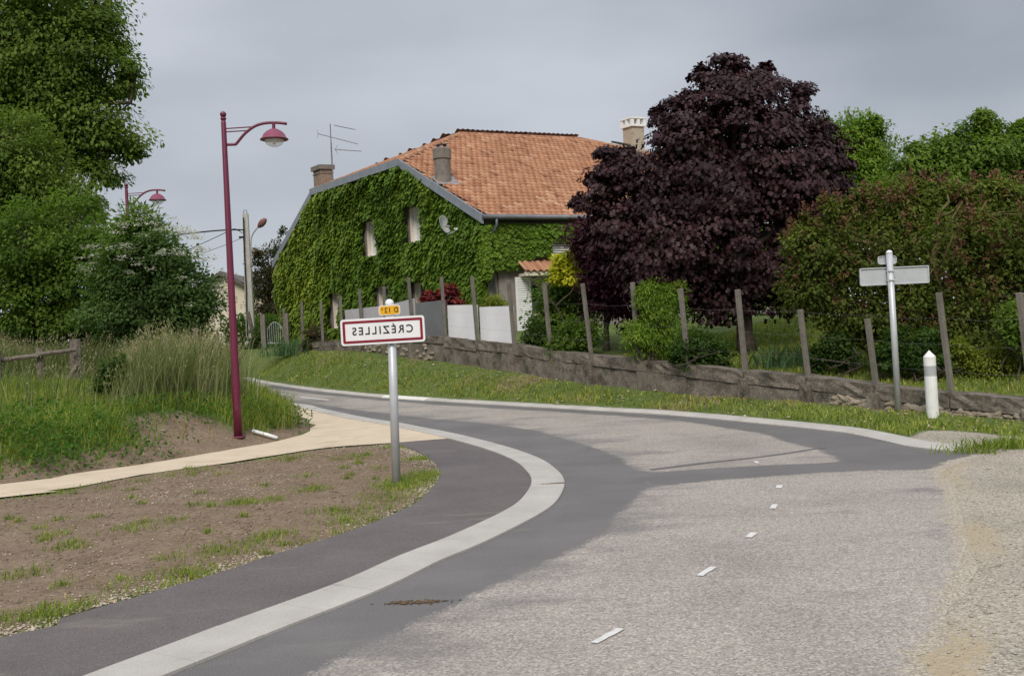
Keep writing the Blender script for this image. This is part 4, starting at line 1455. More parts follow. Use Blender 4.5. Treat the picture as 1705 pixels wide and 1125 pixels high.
for h_ in (.35, .75, 1.15):
    pts = []
    for i, t in enumerate(post_t):
        z = wall_top(t) + min(h_, .0 + h_)
        pts.append(fp(t, z, .075) + np.array([-.05 * h_, 0, 0]))
        if i < len(post_t) - 1:
            tm = (t + post_t[i + 1]) / 2
            pts.append(fp(tm, (wall_top(tm)) + h_ - .03, .075) + np.array([-.05 * h_, 0, 0]))
    obj('wire', MB().tube(pts, .0012, 4), M_ANT, fence)

# sheets fixed behind the fence
def panel(x0, x1, tl, tr_, bl, br, mat, label):
    t0, t1 = fence_t(x0), fence_t(x1)
    z = [fence_z(x0, tl)[1], fence_z(x1, tr_)[1], fence_z(x1, br)[1], fence_z(x0, bl)[1]]
    o0 = fp((t0 + t1) / 2, min(z[2], z[3]), -.1)
    ns_ = 10
    V = []
    for k in range(ns_ + 1):
        u = k / ns_
        t = t0 + (t1 - t0) * u
        for zz_ in (z[3] + (z[2] - z[3]) * u, z[0] + (z[1] - z[0]) * u):
            w_ = .012 * math.sin(u * 9) 
            V += [fp(t, zz_, -.085 + w_), fp(t, zz_, -.10 + w_)]
    F = []
    for k in range(ns_):
        a, b = 4 * k, 4 * k + 4
        F += [(a, b, b + 2, a + 2), (a + 1, a + 3, b + 3, b + 1), (a + 2, b + 2, b + 3, a + 3), (a, a + 1, b + 1, b)]
    F += [(0, 2, 3, 1), (4 * ns_, 4 * ns_ + 1, 4 * ns_ + 3, 4 * ns_ + 2)]
    o = obj('fence_sheet', MB().add(V, F), mat, None, loc=o0)
    tag(o, label, 'sheet', 'screening sheets behind the fence')
panel(573, 641, 516, 508, 558, 560, M_PANG, 'pale grey sheet behind the fence above the place-name sign, left one')
panel(642, 689, 508, 496, 560, 558, M_PANG, 'pale grey sheet behind the fence, between the yellow plate and dark sheet')
panel(691, 741, 504, 499, 559, 560, M_PAND, 'dark grey sheet behind the fence right of the place-name sign')
panel(743, 793, 508, 507, 561, 567, M_PANW, 'white sheet behind the fence beside the dark grey sheet')
panel(796, 853, 511, 509, 567, 573, M_PANW, 'white sheet behind the fence nearest the shutter')

# ------------------------------------------------------------------ street lamps
def street_lamp(base, hgt, label, k=1.0):
    base = np.asarray(base, float)
    r = thing('street_lamp', base, label, 'street lamp', 'burgundy street lamps')
    X = np.array([1.0, 0.06, 0])
    B = lambda x, z: base + X * x * k + UP * (z * k if z < 0 else z)
    obj('pole', MB().lathe([(.072, -.1), (.072, .9), (.066, 1.0), (.042, hgt - .16), (.036, hgt - .12)], base, 14), M_LAMP, r, smooth=True)
    obj('base_plate', MB().box(base + UP * .0, (.20, .20, .03)), M_LAMP, r, bevel=.006)
    obj('access_door', MB().box(base + np.array([.012, -.0715, .62]), (.062, .008, .34)), M_LAMP, r, bevel=.003)
    s = [(0.03, hgt - .12), (.05, hgt - .10), (.05, hgt - .08), (.03, hgt - .065)]
    ball = [(.052 * math.sin(math.pi * i / 8) + .002, hgt - .02 - .052 * math.cos(math.pi * i / 8)) for i in range(9)]
    obj('finial', MB().lathe(s, base, 12).lathe(ball, base, 14), M_LAMP, r, smooth=True)
    T = hgt
    path = [(0.03, T - .53), (.16, T - .53), (.19, T - .525), (.24, T - .47), (.32, T - .38), (.42, T - .295), (.54, T - .225), (.68, T - .19), (.82, T - .185), (.95, T - .195), (1.05, T - .215)]
    P = catmull(np.array([B(*p) for p in path]), .04)
    obj('arm', MB().tube(P, .025, 8), M_LAMP, r, smooth=True)
    obj('stay', MB().tube([B(.03, T - .26), B(.50, T - .245)], .011, 6), M_LAMP, r)
    obj('stay', MB().tube([B(.03, T - .315), B(.40, T - .305)], .011, 6), M_LAMP, r)
    hx = .83
    hc = B(hx, T - .19)
    obj('hanger', MB().lathe([(.028, -.12), (.028, 0)], hc, 10), M_LAMP, r)
    hood = obj('hood', MB().lathe([(.03, -.095), (.07, -.11), (.13, -.145), (.18, -.195), (.205, -.25), (.235, -.275), (.238, -.285), (.20, -.283), (.19, -.25), (.10, -.16), (.02, -.15)], hc, 26), M_LAMPH, r, smooth=True)
    bowl = [(.165 * math.cos(a), -.285 - .125 * math.sin(a)) for a in np.linspace(0, math.pi / 2 - .03, 9)]
    obj('bowl', MB().lathe(bowl, hc, 22), M_BOWL, hood, smooth=True)
    obj('bulb', MB().lathe([(.02, -.27), (.035, -.29), (.03, -.35), (.01, -.37)], hc, 10), M_PVC, hood, smooth=True)
    return r
b1 = ground_hit(397, 731)
lb = on_ground(*b1)
top1 = at(367, 189, lb[1])[2]
street_lamp(lb, top1 - lb[2] + .0, 'tall burgundy street lamp standing at the edge of the sand path')
p2 = at(210, 307, 27.4)
lb2 = on_ground(p2[0], 27.4)
street_lamp(lb2, p2[2] - lb2[2], 'burgundy street lamp half hidden behind the flowering bushes')

# ------------------------------------------------------------------ road signs
def rrect(w, h, r, n=6):
    out = []
    for cx, cy, a0 in ((w / 2 - r, h / 2 - r, 0), (-w / 2 + r, h / 2 - r, 90), (-w / 2 + r, -h / 2 + r, 180), (w / 2 - r, -h / 2 + r, 270)):
        for k in range(n + 1):
            a = math.radians(a0 + 90 * k / n)
            out.append((cx + r * math.cos(a), cy + r * math.sin(a)))
    return np.array(out)
def plate(c, w, h, r, y0, y1, ax_):
    q_ = rrect(w, h, r)
    P = [np.array(c) + ax_[0] * a + ax_[2] * b + ax_[1] * y0 for a, b in q_]
    return MB().prism(P, ax_[1] * (y1 - y0))
def ring(c, w, h, r, th, y0, y1, ax_):
    o_, i_ = rrect(w, h, r), rrect(w - 2 * th, h - 2 * th, max(r - th, .004))
    n = len(o_)
    V = [np.array(c) + ax_[0] * a + ax_[2] * b + ax_[1] * y for y in (y0, y1) for q_ in (o_, i_) for a, b in q_]
    F = []
    for i in range(n):
        j = (i + 1) % n
        F += [(2 * n + i, 2 * n + j, 3 * n + j, 3 * n + i), (i, n + i, n + j, j), (i, j, 2 * n + j, 2 * n + i), (n + i, 3 * n + i, 3 * n + j, n + j)]
    return MB().add(V, F)
def text_mesh(s, size, c, ax_, y, spacing=1.0, bold=.0, xs=1.0):
    """mirrored lettering, as it stands in the photograph"""
    cu = bpy.data.curves.new('lettering', 'FONT')
    cu.body = s
    cu.size = size
    cu.align_x = 'CENTER'
    cu.align_y = 'CENTER'
    cu.space_character = spacing
    cu.offset = bold
    cu.extrude = .0006
    to = bpy.data.objects.new('lettering', cu)
    C.objects.link(to)
    bpy.context.view_layer.update()
    me = to.evaluated_get(bpy.context.evaluated_depsgraph_get()).to_mesh()
    V = np.array([tuple(v.co) for v in me.vertices])
    F = [tuple(p.vertices)[::-1] for p in me.polygons]
    bpy.data.objects.remove(to)
    bpy.data.curves.remove(cu)
    P = np.array(c)[None] - ax_[0][None] * V[:, :1] * xs + ax_[2][None] * V[:, 1:2] + ax_[1][None] * (y - V[:, 2:3])
    # one builder per character: faces whose columns overlap belong together
    lo = np.array([V[list(f), 0].min() for f in F]); hi = np.array([V[list(f), 0].max() for f in F])
    order = np.argsort(lo)
    groups, end = [], -1e9
    for i in order:
        if lo[i] > end + 1e-5:
            groups.append([])
        groups[-1].append(i)
        end = max(end, hi[i])
    out = []
    for g_ in groups:
        ids = sorted({v for i in g_ for v in F[i]})
        mp_ = {v: k for k, v in enumerate(ids)}
        out.append(MB().add(P[ids], [tuple(mp_[v] for v in F[i]) for i in g_]))
    return out
SAX = [unit(np.array([1.0, 0.0, .012])), np.array([0, 1.0, 0]), unit(np.array([-.012, 0, 1.0]))]
sb_ = gp(660, 806)
sbase = on_ground(*sb_)
SY = sbase[1]
sign = thing('place_name_sign', sbase, 'white place-name sign with red border and yellow route plate on a grey post', 'road sign')
ppm = FPX / SY
ptop = at(649, 504, SY)
obj('post', MB().tube([sbase - UP * .1, np.array([ptop[0] + .01, SY, ptop[2] - .02])], .049, 16), M_GALV, sign, smooth=True)
ballc = at(648.5, 505, SY)
obj('post_cap', MB().lathe([(.05 * math.sin(math.pi * i / 8) + .001, -.05 * math.cos(math.pi * i / 8)) for i in range(9)], ballc, 14), M_WHITE, sign, smooth=True)
pc = at(637.5, 550.3, SY - .075)
W_, H_ = 139 / ppm, 43.5 / ppm
pan = obj('panel', plate(pc, W_, H_, .034, -.012, .012, SAX), M_WHITE, sign)
obj('red_border', ring(pc, W_ - .047, H_ - .047, .018, .028, -.0155, -.0125, SAX), M_RED, pan)
for mb_l in text_mesh('CRÉZILLES', .122, pc + UP * .004, SAX, -.0145, 1.36, .0022, .93):
    obj('letter', mb_l, M_BLACK, pan)
obj('rear_rail', MB().box(pc + np.array([.02, .022, .07]), (W_ * .8, .018, .03)).box(pc + np.array([.02, .022, -.07]), (W_ * .8, .018, .03)), M_GALV, pan)
rc = at(648.6, 516.2, SY - .075)
w2, h2 = 35.5 / ppm, 16.4 / ppm
rp = obj('route_plate', plate(rc, w2, h2, .034, -.010, .010, SAX), M_WHITE, sign)
obj('yellow_field', plate(rc, w2 - .016, h2 - .016, .030, -.0125, -.0105, SAX), M_YEL, rp)
for mb_l in text_mesh('D 12', .078, rc + SAX[0] * .022 - UP * .002, SAX, -.0145, 1.15, .0012, .9):
    obj('letter', mb_l, M_BLACK, rp)
for mb_l in text_mesh('c', .05, rc - SAX[0] * .082 + UP * .018, SAX, -.0145, 1.0, .001, .9):
    obj('letter', mb_l, M_BLACK, rp)
obj('bracket', MB().box(at(649, 525, SY - .055), (.09, .03, .05)), M_GALV, sign)

s2b = gp(1497, 698)
s2 = on_ground(*s2b)
SY2 = s2[1]
ppm2 = FPX / SY2
sg2 = thing('road_sign', s2, 'grey back of a road sign with small plate on a grey post', 'road sign')
tp2 = at(1480.5, 421, SY2)
obj('post', MB().tube([s2 - UP * .1, np.array([tp2[0], SY2, tp2[2]])], .049, 16), M_GALV, sg2, smooth=True)
obj('post_cap', MB().lathe([(.052 * math.cos(a), .05 * math.sin(a)) for a in np.linspace(0, math.pi / 2 - .02, 7)], (tp2[0], SY2, tp2[2] - .005), 14), M_WHITE, sg2, smooth=True)
c2 = at(1489, 459, SY2 + .085)
AX2 = [np.array([1.0, 0, .0]), np.array([0, 1.0, 0]), np.array([0, 0, 1.0])]
W2, H2 = 116 / ppm2, 29.5 / ppm2
pn2 = obj('panel', plate(c2, W2, H2, .03, .004, .016, AX2), M_SIGNB, sg2)
obj('rim', ring(c2, W2, H2, .03, .016, -.018, .0035, AX2), M_GALV, pn2)
for dz_ in (.06, -.06):
    obj('clamp', MB().box(c2 + np.array([-.075 + .0, -.075, dz_ * 1.2]), (.12, .14, .022)), M_GALV, pn2)
c3_ = at(1477, 433, SY2 + .085)
ps2 = obj('small_plate', plate(c3_, 31.5 / ppm2, 14 / ppm2, .045, .004, .016, AX2), M_SIGNB, sg2)
obj('rim', ring(c3_, 31.5 / ppm2, 14 / ppm2, .045, .010, -.014, .0035, AX2), M_GALV, ps2)

# delineator post
dbp = gp(1554, 706)
dl = on_ground(*dbp)
k_ = FPX / dl[1]
dh_ = at(1549, 583, dl[1])[2] - dl[2]
dr = 19.5 / k_ / 2
dv = thing('delineator_post', dl, 'white roadside marker post with pointed top and grey band beside the wall', 'marker post')
lean = np.array([-.012, 0, 1.0])
def dlathe(prof):
    mb = MB().lathe(prof, dl, 16)
    mb.v[-1][:, 0] += -.012 * (mb.v[-1][:, 2] - dl[2])
    return mb
obj('body', dlathe([(dr * 1.02, -.1), (dr, dh_ * .50), (dr, dh_ * .618)]), M_POSTW, dv, smooth=False)
obj('reflective_band', dlathe([(dr * .985, dh_ * .619), (dr * .985, dh_ * .768)]), M_BAND, dv)
obj('pointed_cap', dlathe([(dr, dh_ * .769), (dr, dh_ * .90), (dr * .93, dh_ * .915), (.004, dh_)]), M_POSTW, dv)
for mname in ('body', 'reflective_band', 'pointed_cap'):
    pass

# ------------------------------------------------------------------ utility pole and cables
ub = at(420, 600, 46.0)
ug = on_ground(ub[0], 46.0)
up_ = thing('utility_pole', ug, 'pale concrete utility pole with an old arm lamp beyond the bend', 'utility pole')
ut = at(409.5, 356, 46.0)
hgt_ = ut[2] - ug[2]
prof = []
V = []
for z, wx, wy in ((-.3, .40, .30), (hgt_, .25, .18)):
    c_ = ug + UP * z
    V += [c_ + np.array(d) for d in ((-wx / 2, -wy / 2, 0), (wx / 2, -wy / 2, 0), (wx / 2, wy / 2, 0), (-wx / 2, wy / 2, 0))]
obj('shaft', MB().add(V, [(0, 1, 5, 4), (1, 2, 6, 5), (2, 3, 7, 6), (3, 0, 4, 7), (4, 5, 6, 7), (3, 2, 1, 0)]), surf('pole_concrete', (.52, .49, .45), (.62, .59, .54), 3, .9, .3, 20, dirt=((.38, .35, .31), 2, .62)), up_)
hk = ug + UP * hgt_
obj('lifting_loop', MB().tube(catmull(np.array([hk + np.array(p) for p in ((-.06, 0, -.05), (-.07, 0, .12), (0, 0, .2), (.07, 0, .12), (.06, 0, -.05))]), .05), .018, 6), M_ANT, up_)
al = catmull(np.array([at(418.5, 440, 45.8), at(418, 410, 45.8), at(419, 395, 45.8), at(424, 385, 45.7), at(431, 377, 45.6)]), .1)
lampa = obj('lamp_arm', MB().tube(al, .03, 8), M_GALV, up_, smooth=True)
h0, h1 = at(430, 378.5, 45.6), at(443, 364, 45.5)
dh2 = unit(h1 - h0); L2 = np.linalg.norm(h1 - h0)
hp_ = [h0 + dh2 * L2 * t for t in (0, .12, .35, .65, .9, 1.0)]
obj('lamp_head', MB().tube(hp_, [.05, .10, .15, .15, .10, .04], 10), surf('old_lamp_head', (.16, .075, .06), (.24, .12, .095), 6, .6, .1), lampa, smooth=True)
obj('riser_cable', MB().tube([at(405.5, 362, 45.78), at(407.0, 420, 45.78), at(410, 480, 45.76), at(412, 560, 45.76)], .03, 6), M_CABLE, up_)
obj('insulator', MB().box(at(401, 383, 45.8), (.34, .06, .05)), M_CABLE, up_)
obj('insulator', MB().box(at(402, 395, 45.8), (.22, .06, .09)), M_CABLE, up_)
def cable(pts, r, label):
    P = catmull(np.array(pts), .5)
    o = obj('overhead_cable', MB().tube(P, r, 5), M_CABLE, None, loc=P[0], smooth=True)
    tag(o, label, 'cable', 'overhead cables from the utility pole')
cable([at(403, 383, 45.9), at(397, 382.5, 45.7), at(360, 384, 44), at(285, 393, 41), at(150, 420, 36)], .032, 'thick black overhead cable running left from the pole top')
cable([at(403, 388, 46), at(392, 381, 45.6), at(384, 383, 45), at(372, 389, 44), at(340, 404, 42), at(260, 440, 38)], .016, 'thin cable sagging under the thick one beside the lamp post')
cable([at(403, 396, 46), at(375, 408, 45), at(340, 421, 43), at(260, 455, 40)], .011, 'lowest thin overhead cable running left from the pole')
# leaning stake at the foot of the pole and the white block
stk = at(421, 560, 44.5)
sg_ = on_ground(stk[0], 44.5)
o = obj('leaning_stake', MB().box((0, 0, .75), (.16, .14, 1.9), axes=np.array([unit((1, 0, .2)), (0, 1, 0), unit((-.2, 0, 1))])), M_WOOD, None, smooth=False)
o.location = tuple(sg_); tag(o, 'dark leaning wooden stake at the foot of the utility pole', 'stake')
wb = at(417, 603, 43.5)
wbg = on_ground(wb[0], 43.5)
o = obj('marker_stone', MB().box((0, 0, .15), (.36, .3, .45)), M_KERBW, None, bevel=.03)
o.location = tuple(wbg); tag(o, 'small white stone block below the utility pole', 'stone block')

# ------------------------------------------------------------------ iron gate and far cream house
gb = at(459, 575, 39.5)
gg = on_ground(gb[0], 39.5)
gt = thing('garden_gate', gg, 'small pale iron gate with curved top at the end of the fence', 'gate')
gz0, gz1 = at(459, 573, 39.5)[2], at(459, 537, 39.5)[2]
gw_ = 25 * 39.5 / FPX
for k in range(8):
    x = gg[0] - gw_ / 2 + gw_ * k / 7
    u = (k / 7 - .5) * 2
    obj('bar', MB().tube([(x, 39.5, gz0), (x, 39.5, gz1 - .28 * u * u)], .012, 5), M_IRON, gt)
arc = [(gg[0] + gw_ / 2 * u, 39.5, gz1 - .28 * u * u + .02) for u in np.linspace(-1, 1, 15)]
obj('top_rail', MB().tube(arc, .018, 6), M_IRON, gt)
obj('bottom_rail', MB().tube([(gg[0] - gw_ / 2, 39.5, gz0 + .05), (gg[0] + gw_ / 2, 39.5, gz0 + .05)], .018, 6), M_IRON, gt)
for sx in (-1, 1):
    obj('gate_post', MB().box((gg[0] + sx * (gw_ / 2 + .16), 39.5, (gz0 + gz1) / 2 + .1), (.19, .19, gz1 - gz0 + .5)), M_CONC2, gt, bevel=.01)

cy_ = 64.0
pk, re_, ce = at(371, 458, cy_), at(441, 492, cy_), at(441, 530, cy_)
hw = re_[0] - pk[0]
chs = thing('far_house', (pk[0], cy_, 1.6), 'cream rendered house with dark roof far behind the utility pole', 'house')
xL, xR = pk[0] - hw, pk[0] + hw
z0 = -.5
obj('wall', MB().prism([(xL, cy_, z0), (xR, cy_, z0), (xR, cy_, re_[2]), (pk[0], cy_, pk[2]), (xL, cy_, re_[2])], (0, 9, 0)), M_CREAM, chs)
for s in (-1, 1):
    e = np.array([pk[0] + s * (hw + .4), cy_ - .5, re_[2] - .18])
    p_ = np.array([pk[0] + s * .0, cy_ - .5, pk[2] + .02])
    obj('roof_slope', MB().prism([p_, e, e + UP * .22, p_ + UP * .22], (0, 10, 0)), M_BROWNROOF, chs)

# ------------------------------------------------------------------ wooden paddock fence on the bank
wf_b = foot(100, 640, 21.5)
wf = thing('paddock_fence', wf_b, 'old grey wooden post and rail fence in the tall grass', 'fence')
def wpost(tx, ty, Y, r=.075, extra=.6, parent=wf, lean=0):
    tp = at(tx, ty, Y)
    g_ = on_ground(tp[0] + lean, Y)
    P = limb_path(g_ - UP * .15, tp, 0, 4, .02)
    obj('post', MB().tube(P, [r * 1.05, r, r * .97, r * .92], 7), M_WOOD, parent)
    return tp, g_
wpost(-6, 584, 21, .09)
wpost(65, 579, 21.5, .08)
tpA, _ = wpost(127, 564, 22, .095)
wpost(119, 566, 22.25, .05)
obj('rail', MB().tube(limb_path(at(-40, 604, 21), at(64, 592, 21.35), 0, 6, .02), [.05, .05, .055, .05, .052, .045], 7), M_WOOD, wf)
obj('rail', MB().tube(limb_path(at(58, 591, 21.35), at(126, 582, 21.8), 0, 6, .02), [.05, .05, .055, .05, .052, .045], 7), M_WOOD, wf)
obj('brace', MB().tube(limb_path(on_ground(at(104, 650, 21.6)[0], 21.6), at(127, 608, 21.85), 0, 4, .02), [.05, .05, .045, .045], 7), M_WOOD, wf)
for (tx, ty, Y) in ((272, 556, 22.5), (326, 546, 23.5), (361, 556, 24.0)):
    wpost(tx, ty, Y, .07)
# white pipe lying at the path edge
pa_, pb_ = ground_hit(421, 722), ground_hit(462, 733)
za, zb_ = H(np.array([pa_, pb_]))
o = obj('drain_pipe', MB().tube(np.array([(pa_[0], pa_[1], za + .05), ((pa_[0] + pb_[0]) / 2, (pa_[1] + pb_[1]) / 2, (za + zb_) / 2 + .05), (pb_[0], pb_[1], zb_ + .04)]), .032, 10), M_POSTW, None, loc=(pa_[0], pa_[1], za), smooth=True)
tag(o, 'white plastic pipe lying on the soil beside the burgundy lamp', 'pipe')

# ------------------------------------------------------------------ trees and shrubs
def place(px, Y):
    return foot(px, 600, Y)
# left
tree('ash_tree', 'tall green tree filling the top left corner', 'tree', place(20, 37),
     lobes_px([(40, 90, 100), (125, 75, 70), (180, 115, 48), (200, 230, 38), (150, 195, 55), (-30, 200, 100), (85, 230, 65), (170, 290, 30), (60, -50, 130), (-90, 60, 150), (150, 15, 48), (228, 120, 20), (150, 345, 22), (-60, 340, 90), (95, 150, 60), (215, 255, 18)], 37),
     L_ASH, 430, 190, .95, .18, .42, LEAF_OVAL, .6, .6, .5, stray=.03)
tree('hornbeam_tree', 'dense dark green tree in front of the tall tree at left edge', 'tree', place(-20, 33),
     lobes_px([(20, 240, 62), (60, 290, 60), (-40, 300, 90), (90, 350, 60), (10, 360, 90)], 33), L_ASH, 260, 130, .65, .14, .26, LEAF_OVAL, .7, .4, .5)
tree('hazel_bush', 'bright leafy green bush behind the wooden fence', 'bush', place(60, 29.5),
     lobes_px([(50, 410, 75), (125, 385, 60), (10, 470, 85), (130, 460, 70), (60, 500, 70), (170, 430, 45), (-70, 430, 90), (200, 510, 55), (110, 530, 55)], 29.5), L_MID, 340, 100, .5, .13, .12, LEAF_OVAL, .6, .35, .5, stems=4)
tree('buddleia_bush', 'pointed green shrub top below the half hidden lamp', 'bush', place(230, 26.6),
     lobes_px([(232, 368, 28), (215, 400, 40), (255, 400, 34), (235, 430, 55), (210, 470, 50)], 26.6), L_MID, 110, 80, .45, .16, .09, LEAF_LONG, .6, .2, .4, stems=3)
eld_l = lobes_px([(250, 460, 72), (310, 480, 48), (205, 450, 50), (275, 428, 42), (325, 520, 36), (240, 520, 60), (180, 510, 50), (300, 540, 40)], 26.2)
eld = tree('elder_bush', 'rounded dark bush with white flower heads behind the tall grass', 'bush', place(265, 26.2),
     eld_l, L_ELDER, 300, 100, .42, .11, .1, LEAF_OVAL, .6, .35, .5, stems=4)
fc, fd = crown_clumps(eld_l[:5], 260, .97)
keep = (fd[:, 2] > -.05)
fc, fd = fc[keep] + fd[keep] * .36, fd[keep]
fP = np.repeat(fc, 26, 0) + rng.normal(size=(len(fc) * 26, 3)) * np.array([.09, .09, .025])
m = len(fP)
leaves('flower_heads', fP, rdir(m) * np.array([1, 1, .3]), np.tile(UP, (m, 1)) + rdir(m) * .4, .045 + .035 * rng.random(m), rng.random(m), L_FLOW, eld, LEAF_OVAL)
tree('bramble_bush', 'dark leafy bramble growing through the tall grass beside the wooden post', 'bush', on_ground(*ground_hit(190, 668)),
     lobes_px([(192, 610, 18), (185, 640, 22), (195, 665, 22)], ground_hit(190, 668)[1]), L_DARK, 60, 70, .22, .07, .03, LEAF_OVAL, .7, .3, .4, stems=4)
# far centre left
tree('cypress_tree', 'dark brownish tree between the utility pole and the house', 'tree', place(445, 57),
     lobes_px([(447, 430, 24), (440, 465, 27), (450, 500, 30), (462, 410, 15), (470, 388, 7), (432, 420, 9), (455, 530, 28)], 57), L_CONI, 110, 80, .5, .16, .16, LEAF_OVAL, .7, .2, .3)
# garden, right of the house
maple_l = lobes_px([(1230, 225, 85), (1170, 290, 95), (1300, 280, 85), (1082, 320, 62), (1038, 278, 28), (1110, 400, 82), (1230, 370, 110), (1345, 365, 62), (1205, 150, 42), (1255, 150, 40), (1320, 195, 38),
                    (1150, 220, 50), (1200, 462, 60), (1120, 462, 50), (1290, 468, 52), (1020, 370, 40), (1350, 270, 55), (1385, 300, 26), (1160, 160, 20), (1000, 330, 20), (1172, 118, 13), (1212, 106, 14), (1275, 118, 13), (1335, 155, 14), (1122, 172, 15), (1012, 245, 13), (985, 290, 11), (1108, 245, 28), (1405, 265, 14), (1400, 345, 20), (1365, 215, 18), (1012, 300, 36), (1030, 268, 16), (1018, 236, 8), (1190, 100, 9), (1245, 122, 12), (1300, 135, 10), (1098, 190, 10), (968, 335, 12), (1412, 320, 12), (1395, 385, 22)], 22.0)
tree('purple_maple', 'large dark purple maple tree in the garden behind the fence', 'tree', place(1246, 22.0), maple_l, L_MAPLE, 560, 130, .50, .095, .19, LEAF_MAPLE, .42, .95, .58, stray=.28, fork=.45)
tree('plum_tree', 'small reddish purple plum tree left of the big purple maple', 'tree', place(1010, 24.5),
     lobes_px([(1000, 390, 40), (1025, 440, 52), (985, 412, 26), (1055, 490, 52), (1005, 480, 30)], 24.5), L_PRUN, 170, 70, .42, .13, .09, LEAF_OVAL, .6, .4, .45)
tree('locust_tree', 'light lime green tree top behind the purple maple', 'tree', place(1410, 30),
     lobes_px([(1405, 225, 38), (1440, 225, 30), (1415, 270, 55), (1380, 250, 40), (1400, 340, 70), (1460, 300, 40), (1412, 182, 10), (1448, 196, 10), (1380, 200, 12)], 30), L_LIME, 240, 130, .5, .11, .14, LEAF_OVAL, .6, .5, .45)
tree('cherry_tree', 'broad green tree rising behind the brownish lilac at right', 'tree', place(1630, 27),
     lobes_px([(1625, 275, 70), (1560, 300, 55), (1680, 290, 65), (1632, 212, 24), (1510, 270, 36), (1590, 360, 90), (1700, 370, 90), (1490, 350, 60), (1740, 250, 60), (1600, 245, 35), (1632, 188, 10), (1592, 222, 10), (1688, 222, 12), (1522, 238, 11), (1706, 212, 14), (1655, 218, 10), (1560, 250, 12)], 27), L_MID, 420, 120, .55, .13, .16, LEAF_OVAL, .5, .7, .5, tmean=.6)
lil_l = lobes_px([(1380, 420, 55), (1460, 400, 75), (1500, 345, 45), (1560, 430, 90), (1650, 400, 75), (1690, 480, 80), (1420, 500, 65), (1520, 520, 75), (1620, 520, 75), (1350, 470, 40), (1720, 400, 60), (1470, 570, 40), (1340, 400, 30), (1385, 352, 22), (1440, 325, 20), (1545, 322, 22), (1600, 335, 18), (1660, 322, 24), (1322, 445, 18), (1515, 305, 10), (1415, 330, 9), (1575, 312, 9), (1630, 308, 10), (1690, 312, 12), (1345, 360, 10), (1310, 480, 10)], 18.6)
lil = tree('lilac_bush', 'wide lilac bush with brown faded flowers behind the fence', 'bush', place(1540, 18.6), lil_l, L_LILAC, 600, 80, .34, .085, .13, LEAF_OVAL, .7, .35, .4, stems=11, fork=.5, bark=M_TWIG)
fc, fd = crown_clumps(lil_l, 620, .93)
keep = (fd[:, 2] > -.35)
fc, fd = fc[keep], fd[keep]
per = 26
k = np.repeat(np.arange(len(fc)), per)
hgt = rng.random(len(k))
fP = fc[k] + UP * (hgt * .22)[:, None] + rng.normal(size=(len(k), 3)) * (.06 * (1.1 - hgt))[:, None]
leaves('spent_flowers', fP, rdir(len(k)), rdir(len(k)), .045 + .03 * rng.random(len(k)), rng.random(len(k)), L_SPENT, lil, LEAF_OVAL)
for (lab, cx_, dY, rr) in (('dark shrub under the lilac between the two posts left of the road sign', 1385, 18.4, 22), ('dark shrub under the lilac behind the road sign post', 1495, 17.6, 24), ('dark shrub under the lilac right of the road sign post', 1540, 17.3, 20)):
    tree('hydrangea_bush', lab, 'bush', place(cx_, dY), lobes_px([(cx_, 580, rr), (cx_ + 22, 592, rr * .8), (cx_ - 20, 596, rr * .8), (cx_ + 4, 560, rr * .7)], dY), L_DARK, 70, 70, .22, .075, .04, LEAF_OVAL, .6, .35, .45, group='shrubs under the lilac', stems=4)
tree('mock_orange_bush', 'full green bush in front of the open white shutter', 'bush', place(930, 26),
     lobes_px([(935, 482, 34), (960, 510, 40), (918, 525, 30), (940, 552, 40), (972, 470, 28)], 26), L_MID, 150, 80, .36, .11, .07, LEAF_OVAL, .6, .35, .5, stems=4)
tree('golden_shrub', 'yellow leaved shrub top beside the purple foliage at the front door', 'bush', place(945, 25.0),
     lobes_px([(938, 436, 13), (960, 430, 12), (980, 436, 10), (950, 452, 18), (928, 456, 12), (970, 455, 16), (995, 445, 9)], 25.0), L_GOLD, 80, 60, .22, .10, .05, LEAF_OVAL, .6, .3, .4, stems=3)
tree('privet_bush', 'low green bush on the wall under the full green bush', 'bush', place(957, 23.6),
     lobes_px([(950, 560, 28), (975, 555, 24), (935, 575, 20)], 23.6), L_MID, 70, 80, .25, .075, .04, LEAF_OVAL, .6, .3, .4, stems=4)
tree('box_bush', 'dark green low bush beside the last white sheet', 'bush', place(890, 25),
     lobes_px([(893, 560, 20), (908, 568, 19)], 25), L_DARK, 55, 80, .25, .08, .04, LEAF_OVAL, .6, .3, .4, stems=3)
tree('forsythia_bush', 'fresh lime green bush between two posts under the purple maple', 'bush', place(1095, 20.9),
     lobes_px([(1088, 492, 24), (1118, 485, 20), (1100, 535, 34), (1130, 565, 30), (1070, 560, 26)], 20.9), L_LIME, 130, 80, .26, .08, .05, LEAF_LONG, .6, .5, .45, stems=4, tmean=.65)
tree('laurel_bush', 'dark green bush at the foot of the purple maple', 'bush', place(1180, 20.0),
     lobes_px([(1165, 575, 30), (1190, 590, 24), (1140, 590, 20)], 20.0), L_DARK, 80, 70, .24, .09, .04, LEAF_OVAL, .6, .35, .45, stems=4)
tree('spindle_bush', 'yellow-green bush behind the wall at the right edge', 'bush', place(1655, 17.2),
     lobes_px([(1650, 610, 34), (1680, 600, 30), (1630, 625, 22), (1700, 620, 30)], 17.2), L_YELG, 120, 70, .2, .055, .03, LEAF_OVAL, .6, .3, .45, stems=5)
tree('viburnum_bush', 'green branchy bush crossing the last fence post at right edge', 'bush', place(1705, 16.6),
     lobes_px([(1690, 525, 24), (1712, 545, 34), (1680, 560, 16)], 16.6), L_MID, 70, 70, .2, .075, .04, LEAF_OVAL, .6, .35, .4, stems=4)
